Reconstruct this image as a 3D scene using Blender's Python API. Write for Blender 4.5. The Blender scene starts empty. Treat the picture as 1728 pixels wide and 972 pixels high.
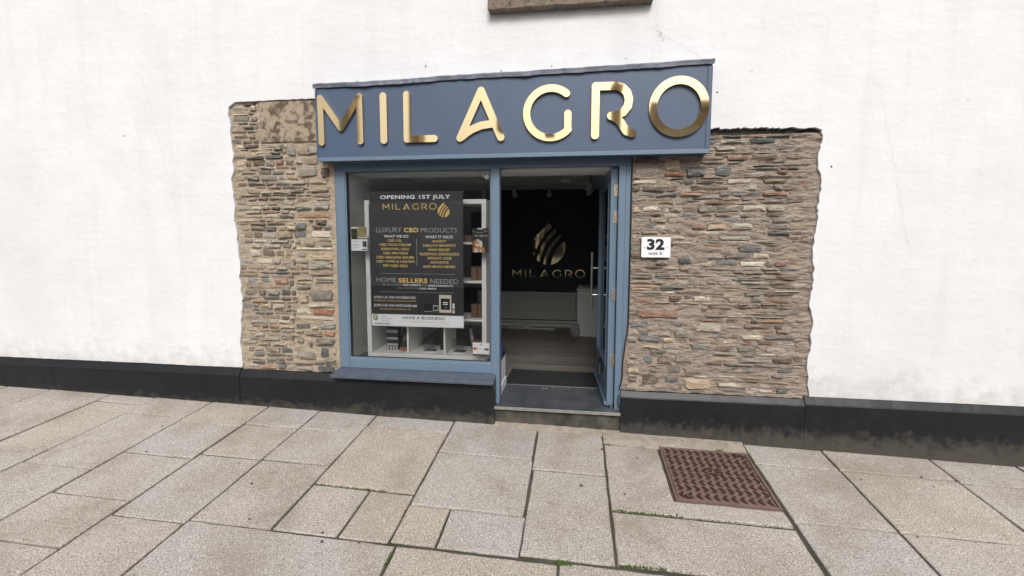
import bpy, bmesh, math, random
import numpy as np
from mathutils import Matrix, Vector
R = math.radians
random.seed(7)
scene = bpy.context.scene
COL = scene.collection

# ------------------------------------------------------------------ camera
EYE = Vector((0.6688, -3.9627, 1.66))
yaw, pitch, roll = -0.13883, -0.08739, 0.00205
fw = Vector((math.sin(yaw)*math.cos(pitch), math.cos(yaw)*math.cos(pitch), math.sin(pitch)))
rt = Vector((math.cos(yaw), -math.sin(yaw), 0)); up = rt.cross(fw)
rt, up = rt*math.cos(roll)+up*math.sin(roll), up*math.cos(roll)-rt*math.sin(roll)
cam = bpy.data.cameras.new('camera'); camo = bpy.data.objects.new('camera', cam); COL.objects.link(camo)
camo.matrix_world = Matrix(((rt.x, up.x, -fw.x, EYE.x), (rt.y, up.y, -fw.y, EYE.y), (rt.z, up.z, -fw.z, EYE.z), (0, 0, 0, 1)))
cam.sensor_width = 36; cam.lens = 780.3/1728*36; cam.shift_x = -0.0006; cam.shift_y = -0.011
cam.clip_start = 0.05; cam.clip_end = 500
scene.camera = camo
# ------------------------------------------------------------------ sky, sun, exposure
SUN_EL, SUN_AZ = 42, -10          # degrees; azimuth measured from the street side (-y) towards -x
wd = bpy.data.worlds.new('World'); scene.world = wd; wd.use_nodes = True
nt = wd.node_tree; nt.nodes.clear()
sky = nt.nodes.new('ShaderNodeTexSky'); sky.sky_type = 'NISHITA'; sky.sun_disc = False
sky.sun_elevation = R(SUN_EL); sky.sun_rotation = R(180+SUN_AZ)
sky.air_density = 1.0; sky.dust_density = 6.0; sky.ozone_density = 1.0
hs = nt.nodes.new('ShaderNodeHueSaturation'); hs.inputs['Saturation'].default_value = 0.42   # veiled, near white sky
bg = nt.nodes.new('ShaderNodeBackground'); bg.inputs[1].default_value = 0.12
ow = nt.nodes.new('ShaderNodeOutputWorld')
nt.links.new(sky.outputs[0], hs.inputs['Color']); nt.links.new(hs.outputs[0], bg.inputs[0]); nt.links.new(bg.outputs[0], ow.inputs[0])
sl = bpy.data.lights.new('sun', 'SUN'); sl.energy = 1.5; sl.angle = R(22); sl.color = (1.0, 0.985, 0.965)
so = bpy.data.objects.new('sun', sl); COL.objects.link(so)
sd = Vector((-math.sin(R(SUN_AZ))*math.cos(R(SUN_EL)), -math.cos(R(SUN_AZ))*math.cos(R(SUN_EL)), math.sin(R(SUN_EL))))
so.rotation_euler = sd.to_track_quat('Z', 'Y').to_euler(); so.location = (3, -6, 9)
scene.view_settings.view_transform = 'Standard'; scene.view_settings.look = 'None'
scene.view_settings.exposure = 0.28; scene.view_settings.gamma = 1.0; scene.view_settings.use_curve_mapping = False
scene.render.engine = 'CYCLES'
scene.cycles.max_bounces = 8; scene.cycles.transparent_max_bounces = 16

# ------------------------------------------------------------------ materials
def mat(name, c1, c2=None, rough=.6, metal=0., scale=8., stretch=(1, 1, 1), detail=5., lo=.35, hi=.65,
        bump=0., bscale=None, bdist=.01, c3=None, s3=60., t3=(.6, .66), spec=.5, objvar=0., coat=0., aniso=None):
    m = bpy.data.materials.new(name); m.use_nodes = True; t = m.node_tree; n = t.nodes; L = t.links
    b = n['Principled BSDF']; b.inputs['Roughness'].default_value = rough; b.inputs['Metallic'].default_value = metal
    b.inputs['Specular IOR Level'].default_value = spec; b.inputs['Coat Weight'].default_value = coat
    b.inputs['Base Color'].default_value = (*c1, 1)
    geo = n.new('ShaderNodeNewGeometry'); mp = n.new('ShaderNodeMapping'); mp.inputs['Scale'].default_value = stretch
    L.new(geo.outputs['Position'], mp.inputs['Vector'])
    def noise(s, d):
        q = n.new('ShaderNodeTexNoise'); q.inputs['Scale'].default_value = s; q.inputs['Detail'].default_value = d
        q.inputs['Roughness'].default_value = .6; L.new(mp.outputs[0], q.inputs['Vector']); return q
    def ramp(src, a, bb):
        q = n.new('ShaderNodeMapRange'); q.inputs['From Min'].default_value = a; q.inputs['From Max'].default_value = bb
        L.new(src, q.inputs['Value']); return q
    def mix(f, a, bb):
        q = n.new('ShaderNodeMix'); q.data_type = 'RGBA'
        for k, v_ in ((6, a), (7, bb)):
            if isinstance(v_, tuple): q.inputs[k].default_value = (*v_, 1)
            else: L.new(v_, q.inputs[k])
        if isinstance(f, float): q.inputs[0].default_value = f
        else: L.new(f, q.inputs[0])
        return q
    out = None
    if c2 is not None:
        nz = noise(scale, detail); rr = ramp(nz.outputs[0], lo, hi); mx = mix(rr.outputs[0], c1, c2); out = mx.outputs[2]
        if c3 is not None:
            n3 = noise(s3, 3.); r3 = ramp(n3.outputs[0], *t3); mx = mix(r3.outputs[0], out, c3); out = mx.outputs[2]
    if objvar:
        oi = n.new('ShaderNodeObjectInfo'); hv = n.new('ShaderNodeHueSaturation')
        mr = n.new('ShaderNodeMapRange'); mr.inputs['To Min'].default_value = 1-objvar; mr.inputs['To Max'].default_value = 1+objvar
        L.new(oi.outputs['Random'], mr.inputs['Value']); L.new(mr.outputs[0], hv.inputs['Value'])
        if out is None: hv.inputs['Color'].default_value = (*c1, 1)
        else: L.new(out, hv.inputs['Color'])
        out = hv.outputs[0]
    if out is not None: L.new(out, b.inputs['Base Color'])
    if bump:
        nb = noise(bscale or scale*3, 6.); bp = n.new('ShaderNodeBump'); bp.inputs['Strength'].default_value = bump
        bp.inputs['Distance'].default_value = bdist; L.new(nb.outputs[0], bp.inputs['Height']); L.new(bp.outputs[0], b.inputs['Normal'])
    return m

M = {}
M['paint'] = mat('blue_grey_paint', (.120, .178, .245), (.110, .164, .227), .42, scale=3, bump=.05, bscale=220, bdist=.002)
M['fascia'] = mat('fascia_paint', (.059, .089, .150), (.053, .081, .138), .5, scale=2.4, stretch=(1.4, 1, .7), bump=.04, bscale=160, bdist=.002)
M['sillp'] = mat('sill_paint', (.052, .066, .094), (.075, .090, .118), .45, scale=14, bump=.12, bscale=90, bdist=.003)
M['lead'] = mat('lead_flashing', (.10, .115, .15), (.22, .24, .29), .5, metal=.25, scale=9, stretch=(1, 1, 3), bump=.35, bscale=25, bdist=.006)
M['gold'] = mat('gold_mirror', (.72, .565, .335), None, .04, metal=1.)
M['gold2'] = mat('gold_wall_mirror', (.90, .72, .42), None, .05, metal=1.)
M['render'] = mat('white_render', (.70, .705, .72), (.66, .663, .675), .85, scale=2.6, bump=.28, bscale=22, bdist=.012, c3=(.55, .55, .55), s3=11., t3=(.70, .84))
def render_mat():
    m = bpy.data.materials['white_render']; t = m.node_tree; n = t.nodes; L = t.links; b = n['Principled BSDF']
    geo = n.new('ShaderNodeNewGeometry')
    def layer(sc, stretch, a, bb, amt, col, d=6.):
        mp = n.new('ShaderNodeMapping'); mp.inputs['Scale'].default_value = stretch; L.new(geo.outputs['Position'], mp.inputs[0])
        q = n.new('ShaderNodeTexNoise'); q.inputs['Scale'].default_value = sc; q.inputs['Detail'].default_value = d; q.inputs['Roughness'].default_value = .65; L.new(mp.outputs[0], q.inputs[0])
        r_ = n.new('ShaderNodeMapRange'); r_.inputs[1].default_value = a; r_.inputs[2].default_value = bb; r_.inputs[4].default_value = amt; L.new(q.outputs[0], r_.inputs[0])
        x = n.new('ShaderNodeMix'); x.data_type = 'RGBA'; L.new(r_.outputs[0], x.inputs[0]); L.new(b.inputs['Base Color'].links[0].from_socket, x.inputs[6]); x.inputs[7].default_value = (*col, 1); L.new(x.outputs[2], b.inputs['Base Color'])
    layer(2.2, (3.0, 1, .16), .52, .74, .24, (.50, .50, .485))      # rain streaks
    layer(.55, (1, 1, 1), .45, .75, .6, (.56, .57, .585))           # slow patches
    sx = n.new('ShaderNodeSeparateXYZ'); L.new(geo.outputs['Position'], sx.inputs[0])          # splashed dirt above the plinth
    q = n.new('ShaderNodeTexNoise'); q.inputs['Scale'].default_value = 9.; q.inputs['Detail'].default_value = 8; q.inputs['Roughness'].default_value = .7; L.new(geo.outputs['Position'], q.inputs[0])
    ma = n.new('ShaderNodeMath'); ma.operation = 'MULTIPLY_ADD'; ma.inputs[1].default_value = -1.1; L.new(sx.outputs[2], ma.inputs[0]); L.new(q.outputs[0], ma.inputs[2])
    r_ = n.new('ShaderNodeMapRange'); r_.inputs[1].default_value = -.15; r_.inputs[2].default_value = .25; r_.inputs[4].default_value = .6; L.new(ma.outputs[0], r_.inputs[0])
    x = n.new('ShaderNodeMix'); x.data_type = 'RGBA'; L.new(r_.outputs[0], x.inputs[0]); L.new(b.inputs['Base Color'].links[0].from_socket, x.inputs[6]); x.inputs[7].default_value = (.36, .345, .31, 1); L.new(x.outputs[2], b.inputs['Base Color'])
    layer(30., (1, 1, .6), .66, .76, .5, (.45, .44, .42))           # specks
    mp = n.new('ShaderNodeMapping'); mp.inputs['Scale'].default_value = (.8, 1, 2.2); L.new(geo.outputs['Position'], mp.inputs[0])
    q = n.new('ShaderNodeTexNoise'); q.inputs['Scale'].default_value = 4.5; q.inputs['Detail'].default_value = 4; L.new(mp.outputs[0], q.inputs[0])
    old = b.inputs['Normal'].links[0].from_node; bp = n.new('ShaderNodeBump'); bp.inputs['Strength'].default_value = .16; bp.inputs['Distance'].default_value = .03
    L.new(q.outputs[0], bp.inputs['Height']); L.new(old.outputs[0], bp.inputs['Normal']); L.new(bp.outputs[0], b.inputs['Normal'])
render_mat()
M['grime'] = mat('lintel_concrete', (.33, .265, .19), (.10, .075, .05), .9, scale=14, lo=.45, hi=.58, bump=.6, bscale=60, bdist=.01)
M['mortL'] = mat('sandy_mortar', (.40, .33, .245), (.31, .255, .19), .95, scale=9, bump=1., bscale=70, bdist=.012, c3=(.22, .18, .13), s3=40, t3=(.58, .7))
M['mortR'] = mat('pinkish_mortar', (.34, .275, .225), (.24, .195, .16), .95, scale=10, stretch=(.5, 1, 1.6), bump=1., bscale=55, bdist=.02, c3=(.40, .36, .31), s3=28, t3=(.56, .72))
def stone_mat(nm, a, b_, c_=None):
    return mat('stone_'+nm, a, b_, .85, scale=17, stretch=(.55, 1, 2.2), lo=.38, hi=.62, bump=.9, bscale=48, bdist=.014, c3=c_, s3=45, t3=(.54, .66), objvar=.36)
M['tan'] = stone_mat('tan', (.35, .28, .20), (.26, .20, .14), (.43, .37, .29))
M['grey'] = stone_mat('grey', (.28, .25, .21), (.19, .17, .145), (.38, .35, .30))
M['brown'] = stone_mat('brown', (.18, .135, .10), (.12, .09, .07), (.28, .23, .19))
M['slate'] = stone_mat('slate', (.10, .108, .108), (.145, .145, .14), (.25, .24, .22))
M['rust'] = stone_mat('rust', (.24, .145, .10), (.30, .21, .155), (.15, .10, .08))
M['red'] = stone_mat('red', (.21, .085, .055), (.27, .13, .09), (.32, .24, .18))
M['orange'] = stone_mat('orange', (.33, .185, .115), (.28, .18, .12), (.38, .29, .21))
M['cream'] = stone_mat('cream', (.45, .41, .34), (.35, .30, .235), (.26, .22, .18))
def plinth_mat():
    m = mat('black_plinth_paint', (.007, .0075, .010), (.011, .012, .014), .3, scale=7, bump=.25, bscale=30, bdist=.006, spec=.35)
    t = m.node_tree; n = t.nodes; L = t.links; b = n['Principled BSDF']
    geo = n.new('ShaderNodeNewGeometry'); sx = n.new('ShaderNodeSeparateXYZ'); L.new(geo.outputs['Position'], sx.inputs[0])
    nz = n.new('ShaderNodeTexNoise'); nz.inputs['Scale'].default_value = 13; nz.inputs['Detail'].default_value = 9; nz.inputs['Roughness'].default_value = .7; L.new(geo.outputs['Position'], nz.inputs['Vector'])
    ma = n.new('ShaderNodeMath'); ma.operation = 'MULTIPLY_ADD'; ma.inputs[1].default_value = -2.2; ma.inputs[2].default_value = .10
    L.new(sx.outputs[2], ma.inputs[0])
    mb = n.new('ShaderNodeMath'); mb.operation = 'ADD'; L.new(ma.outputs[0], mb.inputs[0]); L.new(nz.outputs[0], mb.inputs[1])
    mr = n.new('ShaderNodeMapRange'); mr.inputs['From Min'].default_value = .34; mr.inputs['From Max'].default_value = .62; L.new(mb.outputs[0], mr.inputs['Value'])
    old = b.inputs['Base Color'].links[0].from_socket
    mx = n.new('ShaderNodeMix'); mx.data_type = 'RGBA'; L.new(mr.outputs[0], mx.inputs[0]); L.new(old, mx.inputs[6]); mx.inputs[7].default_value = (.055, .050, .041, 1)
    L.new(mx.outputs[2], b.inputs['Base Color'])
    ro = n.new('ShaderNodeMapRange'); ro.inputs['To Min'].default_value = .42; ro.inputs['To Max'].default_value = .85; L.new(mr.outputs[0], ro.inputs['Value']); L.new(ro.outputs[0], b.inputs['Roughness'])
    return m
M['plinth'] = plinth_mat()
def slab_mat():
    m = bpy.data.materials.new('granite_slab'); m.use_nodes = True; t = m.node_tree; n = t.nodes; L = t.links; b = n['Principled BSDF']
    b.inputs['Roughness'].default_value = .8
    geo = n.new('ShaderNodeNewGeometry'); oi = n.new('ShaderNodeObjectInfo')
    def nz(s, d, r=.6):
        q = n.new('ShaderNodeTexNoise'); q.inputs['Scale'].default_value = s; q.inputs['Detail'].default_value = d; q.inputs['Roughness'].default_value = r
        L.new(geo.outputs['Position'], q.inputs['Vector']); return q.outputs[0]
    def rng(s, a, bb, c=0., d=1.):
        q = n.new('ShaderNodeMapRange'); L.new(s, q.inputs['Value'])
        for i, k in enumerate((a, bb, c, d)): q.inputs[i+1].default_value = k
        return q.outputs[0]
    def mix(f, a, bb):
        q = n.new('ShaderNodeMix'); q.data_type = 'RGBA'; L.new(f, q.inputs[0])
        for k, v_ in ((6, a), (7, bb)):
            if isinstance(v_, tuple): q.inputs[k].default_value = (*v_, 1)
            else: L.new(v_, q.inputs[k])
        return q.outputs[2]
    tone = mix(oi.outputs['Random'], (.445, .388, .325), (.42, .408, .39))
    tone = mix(rng(nz(2.2, 4), .42, .72), tone, (.33, .282, .232))
    sp = mix(rng(nz(145, 2.5, .75), .47, .62), tone, (.135, .12, .108))
    sp = mix(rng(nz(125, 2.), .55, .70), sp, (.68, .63, .57))
    sp = mix(rng(nz(1.1, 6, .7), .52, .66, 0, .35), sp, (.22, .19, .155))
    sp = mix(rng(nz(9, 5), .66, .74, 0, .5), sp, (.12, .105, .09))
    L.new(sp, b.inputs['Base Color'])
    bp = n.new('ShaderNodeBump'); bp.inputs['Strength'].default_value = .55; bp.inputs['Distance'].default_value = .004
    L.new(nz(130, 4), bp.inputs['Height']); L.new(bp.outputs[0], b.inputs['Normal'])
    return m
M['slab'] = slab_mat()
M['joint'] = mat('joint_dirt', (.085, .073, .058), (.04, .042, .028), .95, scale=5, bump=.8, bscale=90)
M['strip'] = mat('pale_mortar_strip', (.34, .30, .25), (.24, .21, .175), .95, scale=16, bump=.8, bscale=60, c3=(.15, .13, .10), s3=30, t3=(.6, .72))
M['road'] = mat('asphalt', (.06, .058, .056), (.045, .045, .045), .9, scale=60)
M['iron'] = mat('rusty_iron', (.245, .160, .138), (.185, .118, .10), .65, metal=.35, scale=14, bump=.4, bscale=120, bdist=.003, c3=(.20, .13, .10), s3=50, t3=(.6, .75))
M['iron2'] = mat('rusty_iron_dark', (.042, .020, .016), (.060, .030, .024), .7, metal=.3, scale=30)
M['moss'] = mat('moss', (.05, .085, .018), (.10, .13, .03), .9, scale=60)
M['slate_step'] = mat('slate_threshold', (.042, .048, .058), (.075, .08, .09), .45, scale=7, bump=.3, bscale=26, bdist=.004, c3=(.20, .20, .20), s3=24, t3=(.66, .82))
M['step_edge'] = mat('slate_edge', (.17, .17, .16), (.24, .24, .21), .7, scale=18, bump=.3, bscale=60)
M['riser'] = mat('dirty_riser', (.03, .028, .024), (.085, .078, .062), .85, scale=9, bump=.8, bscale=40, c3=(.38, .36, .32), s3=26, t3=(.66, .74))
M['white'] = mat('white_laminate', (.84, .85, .84), None, .4)
M['whitem'] = mat('white_emulsion', (.74, .74, .72), (.70, .70, .685), .8, scale=3)
M['radw'] = mat('off_white_enamel', (.55, .545, .53), None, .5)
M['navy'] = mat('navy_wall', (.020, .028, .046), (.024, .033, .052), .6, scale=3)
M['ceil'] = mat('ceiling_paint', (.60, .60, .585), None, .85)
M['board'] = mat('laminate_board', (.165, .15, .135), (.12, .108, .098), .42, scale=6, stretch=(.35, 5, 1), bump=.1, bscale=30, objvar=.22)
M['coir'] = mat('dark_mat', (.012, .012, .014), (.03, .03, .032), .95, scale=120, bump=1, bscale=260, bdist=.006)
M['alu'] = mat('aluminium', (.55, .55, .54), None, .35, metal=1.)
M['steel'] = mat('brushed_steel', (.62, .61, .56), None, .3, metal=1.)
M['hinge'] = mat('hinge_metal', (.42, .36, .30), (.30, .24, .19), .45, metal=.8, scale=60)
M['black'] = mat('black_plastic', (.012, .012, .013), None, .35)
M['caulk'] = mat('black_sealant', (.010, .011, .014), None, .4)
M['poster'] = mat('charcoal_print', (.030, .032, .037), None, .45)
M['pw'] = mat('white_print', (.86, .87, .90), None, .6)
M['pg'] = mat('grey_print', (.42, .425, .43), None, .6)
M['py'] = mat('gold_print', (.80, .57, .19), None, .6)
M['pn'] = mat('slate_blue_print', (.06, .065, .10), None, .6)
M['pp'] = mat('pale_gold_print', (.66, .63, .52), None, .6)
M['pk'] = mat('dark_green_print', (.05, .075, .06), None, .6)
M['pe'] = mat('sage_print', (.22, .28, .25), None, .6)
M['pgreen'] = mat('leaf_green_print', (.16, .34, .06), None, .6)
M['carton'] = mat('brown_carton', (.17, .085, .05), (.13, .065, .04), .7, scale=20)
M['terra'] = mat('terracotta', (.30, .10, .045), None, .6)
M['darkg'] = mat('dark_green_glaze', (.012, .018, .016), None, .3)
M['blue'] = mat('blue_print', (.03, .045, .33), None, .4)
M['sky_print'] = mat('sky_blue_print', (.03, .25, .55), None, .5)
M['red_print'] = mat('red_print', (.50, .03, .03), None, .5)
M['yel_print'] = mat('amber_print', (.70, .36, .03), None, .5)
M['fur'] = mat('tan_print', (.40, .17, .055), (.50, .25, .10), .6, scale=30)
M['furd'] = mat('dark_tan_print', (.33, .11, .035), None, .6)
M['furw'] = mat('cream_print', (.70, .64, .56), None, .6)
M['olive'] = mat('olive_print', (.22, .18, .07), (.40, .33, .16), .6, scale=25)
M['leafp'] = mat('forest_print', (.015, .035, .015), (.06, .10, .04), .6, scale=50)
M['num'] = mat('number_ink', (.006, .006, .009), None, .5)
M['plate'] = mat('white_plate', (.78, .78, .79), None, .3)
M['sillstone'] = mat('brown_sill_stone', (.13, .10, .075), (.22, .18, .14), .9, scale=16, bump=.7, bscale=50, c3=(.06, .05, .035), s3=30, t3=(.55, .7))
M['acry'] = None
def glass_mat(nm, tint, refl=1.0, rough=0.0):
    m = bpy.data.materials.new(nm); m.use_nodes = True; t = m.node_tree; n = t.nodes; L = t.links; n.clear()
    o = n.new('ShaderNodeOutputMaterial'); mx = n.new('ShaderNodeMixShader'); tr = n.new('ShaderNodeBsdfTransparent'); gl = n.new('ShaderNodeBsdfGlossy')
    tr.inputs[0].default_value = (*tint, 1); gl.inputs['Roughness'].default_value = rough
    fr = n.new('ShaderNodeFresnel'); fr.inputs[0].default_value = 1.52
    mu = n.new('ShaderNodeMath'); mu.operation = 'MULTIPLY'; mu.use_clamp = True; mu.inputs[1].default_value = refl
    L.new(fr.outputs[0], mu.inputs[0]); L.new(mu.outputs[0], mx.inputs[0]); L.new(tr.outputs[0], mx.inputs[1]); L.new(gl.outputs[0], mx.inputs[2]); L.new(mx.outputs[0], o.inputs[0])
    return m
M['glass'] = glass_mat('double_glazing', (.995, .998, .997), 1.05)
M['acry'] = glass_mat('clear_acrylic', (.86, .88, .88))

# ------------------------------------------------------------------ helpers
def tag(o, label, cat, group=None):
    o['label'] = label; o['category'] = cat
    if group: o['group'] = group
    return o
def link(name, me, m=None, parent=None, kind=None):
    o = bpy.data.objects.new(name, me); COL.objects.link(o)
    if m is not None and not me.materials: me.materials.append(m)
    if parent is not None:
        o.parent = parent
        o.matrix_parent_inverse = Matrix.Translation(parent.location).inverted() if parent.type == 'EMPTY' and not parent.rotation_euler.z else Matrix()
    if kind: o['kind'] = kind
    return o
def empty(name, loc=(0, 0, 0)):
    o = bpy.data.objects.new(name, None); COL.objects.link(o); o.location = loc; o.empty_display_size = .1; return o
def pyd(name, vs, fs, m, parent=None, kind=None, smooth=False):
    me = bpy.data.meshes.new(name); me.from_pydata([tuple(q) for q in vs], [], fs); me.update()
    if smooth: me.polygons.foreach_set('use_smooth', [True]*len(me.polygons))
    return link(name, me, m, parent, kind)
def bm_obj(name, bm, m, parent=None, kind=None, smooth=False):
    me = bpy.data.meshes.new(name); bmesh.ops.recalc_face_normals(bm, faces=bm.faces); bm.to_mesh(me); bm.free()
    if smooth: me.polygons.foreach_set('use_smooth', [True]*len(me.polygons))
    return link(name, me, m, parent, kind)
def add_box(bm, x0, x1, y0, y1, z0, z1, bev=0., rz=0.):
    mt = Matrix.Translation(((x0+x1)/2, (y0+y1)/2, (z0+z1)/2)) @ Matrix.Rotation(rz, 4, 'Z') @ Matrix.Diagonal((abs(x1-x0), abs(y1-y0), abs(z1-z0), 1))
    r = bmesh.ops.create_cube(bm, size=1, matrix=mt)
    if bev:
        es = list({e for q in r['verts'] for e in q.link_edges})
        bmesh.ops.bevel(bm, geom=es, offset=bev, segments=2, profile=.5, affect='EDGES')
def box(name, x0, x1, y0, y1, z0, z1, m, parent=None, bev=.003, rz=0., kind=None):
    bm = bmesh.new(); add_box(bm, x0, x1, y0, y1, z0, z1, bev, rz); return bm_obj(name, bm, m, parent, kind)
def boxes(name, lst, m, parent=None, bev=.0, kind=None):
    bm = bmesh.new()
    for a in lst: add_box(bm, *a, bev=bev)
    return bm_obj(name, bm, m, parent, kind)
def add_cyl(bm, p0, p1, r0, r1=None, seg=14):
    p0, p1 = Vector(p0), Vector(p1); d = p1-p0; r1 = r0 if r1 is None else r1
    mt = Matrix.Translation((p0+p1)/2) @ d.to_track_quat('Z', 'Y').to_matrix().to_4x4()
    bmesh.ops.create_cone(bm, cap_ends=True, segments=seg, radius1=r0, radius2=r1, depth=d.length, matrix=mt)
def cyl(name, p0, p1, r0, m, parent=None, r1=None, seg=14):
    bm = bmesh.new(); add_cyl(bm, p0, p1, r0, r1, seg); return bm_obj(name, bm, m, parent)
def lathe(name, prof, c, m, parent=None, seg=20):
    vs, fs = [], []
    for r_, z in prof:
        for k in range(seg):
            a = 2*math.pi*k/seg; vs.append((c[0]+r_*math.cos(a), c[1]+r_*math.sin(a), c[2]+z))
    for i in range(len(prof)-1):
        for k in range(seg): fs.append((i*seg+k, i*seg+(k+1) % seg, (i+1)*seg+(k+1) % seg, (i+1)*seg+k))
    fs.append(tuple(range(seg-1, -1, -1))); fs.append(tuple((len(prof)-1)*seg+k for k in range(seg)))
    return pyd(name, vs, fs, m, parent)
def tube(name, pts, r_, m, parent=None, seg=8):
    bm = bmesh.new()
    for a, b_ in zip(pts[:-1], pts[1:]):
        add_cyl(bm, a, b_, r_, r_, seg)
    return bm_obj(name, bm, m, parent)
def poly_prism(name, pts, y0, y1, m, parent=None, hole=None):
    """outline in (x, z), given depth y0 (front) .. y1 (back)"""
    cu = bpy.data.curves.new('tmp', 'CURVE'); cu.dimensions = '2D'; cu.fill_mode = 'BOTH'; cu.extrude = (y1-y0)/2
    for lp in ([pts] if not isinstance(pts[0][0], (tuple, list, np.ndarray)) else pts):
        s = cu.splines.new('POLY'); s.points.add(len(lp)-1); s.use_cyclic_u = True
        for q, p_ in zip(s.points, lp): q.co = (p_[0], p_[1], 0, 1)
    me = curve_mesh(cu, name)
    ym = (y0+y1)/2
    for q in me.vertices: q.co = (q.co.x, ym-q.co.z, q.co.y)
    return link(name, me, m, parent)
def curve_mesh(cu, name):
    o = bpy.data.objects.new('tmp', cu); COL.objects.link(o)
    dg = bpy.context.evaluated_depsgraph_get(); dg.update()
    me = bpy.data.meshes.new_from_object(o.evaluated_get(dg)); me.name = name; me.materials.clear()
    bpy.data.objects.remove(o); bpy.data.curves.remove(cu)
    return me
def text(body, x0, x1, z0, z1, y, m, parent, weight=1, name='text_line'):
    cu = bpy.data.curves.new('tmp', 'FONT'); cu.body = body; cu.size = 1; cu.resolution_u = 3
    cu.offset = (-.004, .012, .030)[weight] if weight < 3 else .05
    if weight >= 2: cu.space_character = 1.07
    me = curve_mesh(cu, name)
    co = np.array([q.co[:] for q in me.vertices])
    a, b_ = co.min(0), co.max(0)
    for q in me.vertices:
        q.co = (x0+(q.co.x-a[0])/(b_[0]-a[0])*(x1-x0), y, z0+(q.co.y-a[1])/(b_[1]-a[1])*(z1-z0))
    return link(name, me, m, parent)
def contour(f, x0, x1, z0, z1, h):
    """closed outlines of f(x, z) < 0 by marching squares"""
    nx, nz = int((x1-x0)/h)+2, int((z1-z0)/h)+2
    X = x0+h*np.arange(nx); Z = z0+h*np.arange(nz); F = f(*np.meshgrid(X, Z, indexing='ij')); F = np.where(abs(F) < 1e-9, 1e-9, F)
    nxt = {}; P = {}
    def pt(e):
        if e not in P:
            i, j, d = e; a = F[i, j]; b_ = F[i+1, j] if d == 0 else F[i, j+1]; t_ = a/(a-b_)
            P[e] = (X[i]+(t_*h if d == 0 else 0), Z[j]+(t_*h if d == 1 else 0))
        return e
    S = F < 0
    act = np.argwhere((S[:-1, :-1].astype(int)+S[1:, :-1]+S[1:, 1:]+S[:-1, 1:]) % 4 != 0)
    for i, j in act:
        i, j = int(i), int(j)
        c = (S[i, j], S[i+1, j], S[i+1, j+1], S[i, j+1]); E_ = ((i, j, 0), (i+1, j, 1), (i, j+1, 0), (i, j, 1))
        ins = [E_[k] for k in range(4) if c[k] and not c[(k+1) % 4]]; outs = [E_[k] for k in range(4) if not c[k] and c[(k+1) % 4]]
        for a, b_ in zip(ins, outs): nxt[pt(a)] = pt(b_)
    loops = []
    while nxt:
        s, e = nxt.popitem(); lp = [s]
        while e != s and e in nxt: lp.append(e); e = nxt.pop(e)
        q = [P[k] for k in lp]
        # drop points that lie on straight runs
        w = []
        for k in range(len(q)):
            a, b_, c = q[k-1], q[k], q[(k+1) % len(q)]
            cr = (b_[0]-a[0])*(c[1]-b_[1])-(b_[1]-a[1])*(c[0]-b_[0])
            if abs(cr) > h*h*.01 or k % 12 == 0: w.append(b_)
        if len(w) > 2: loops.append(w)
    return loops
def seg_sdf(X, Z, a, b_):
    dx, dz = b_[0]-a[0], b_[1]-a[1]; t_ = np.clip(((X-a[0])*dx+(Z-a[1])*dz)/(dx*dx+dz*dz), 0, 1)
    return np.hypot(X-a[0]-t_*dx, Z-a[1]-t_*dz)
LETTERS = {  # strokes as polylines (x, z) in metres on the sign, stroke radius
 'M': (.0265, [[(-1.523, 2.83), (-1.523, 2.459)], [(-1.523, 2.831), (-1.343, 2.577), (-1.172, 2.826)], [(-1.168, 2.83), (-1.168, 2.461)]]),
 'I': (.0295, [[(-.959, 2.825), (-.959, 2.463)]]),
 'L': (.0285, [[(-.754, 2.83), (-.754, 2.466)], [(-.754, 2.466), (-.52, 2.466)]]),
 'A': (.0305, [[(-.122, 2.834), (-.301, 2.466)], [(-.122, 2.834), (.039, 2.462)], [(-.285, 2.475), (-.245, 2.505), (-.20, 2.532), (-.125, 2.56), (-.019, 2.573)]]),
 'G': (.029, None), 'R': (.031, [[(.794, 2.83), (.794, 2.457)], [(.793, 2.83), (.954, 2.828)], [(.954, 2.828), (.999, 2.812), (1.034, 2.776), (1.05, 2.724), (1.042, 2.67), (1.006, 2.626), (.958, 2.608), (.916, 2.602)], [(.918, 2.602), (.955, 2.583), (.989, 2.552), (1.012, 2.515), (1.037, 2.482), (1.081, 2.463)]]),
 'O': (.0295, None)}
def arc(cx, cz, rx, rz, a0, a1, n_=40): return [(cx+rx*math.cos(R(a0+(a1-a0)*k/n_)), cz+rz*math.sin(R(a0+(a1-a0)*k/n_))) for k in range(n_+1)]
LETTERS['G'] = (.0285, [arc(.442, 2.64, .192, .192, 50, 317), [(.579, 2.505), (.579, 2.632)]])
LETTERS['O'] = (.030, [arc(1.426, 2.654, .192, .198, 0, 360, 64)])
def letter_f(ch):
    r_, st = LETTERS[ch]
    def f(X, Z):
        d = np.full(X.shape, 9.)
        for ln in st:
            for a, b_ in zip(ln[:-1], ln[1:]): d = np.minimum(d, seg_sdf(X, Z, a, b_))
        return d-r_
    xs = [p[0] for ln in st for p in ln]; zs = [p[1] for ln in st for p in ln]; g = r_+.012
    return f, min(xs)-g, max(xs)+g, min(zs)-g, max(zs)+g
for ch in list(LETTERS): LETTERS[ch+'t'] = (LETTERS[ch][0]*.74, LETTERS[ch][1])
LOOPS = {ch: contour(*letter_f(ch), .004) for ch in LETTERS}
def drop_f(X, Z):
    c = np.hypot(X, Z)-1; ln = np.maximum((abs(X)-(1.41-Z)*1.006)*.705, .70-Z); d = np.minimum(c, ln)
    rr = np.hypot(X-2.25, Z+1.29)
    for r0, w in ((3.10, .095), (2.69, .115), (2.25, .135)): d = np.maximum(d, w-abs(rr-r0))
    return d
DROP = contour(drop_f, -1.1, 1.1, -1.1, 1.5, .02)
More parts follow.
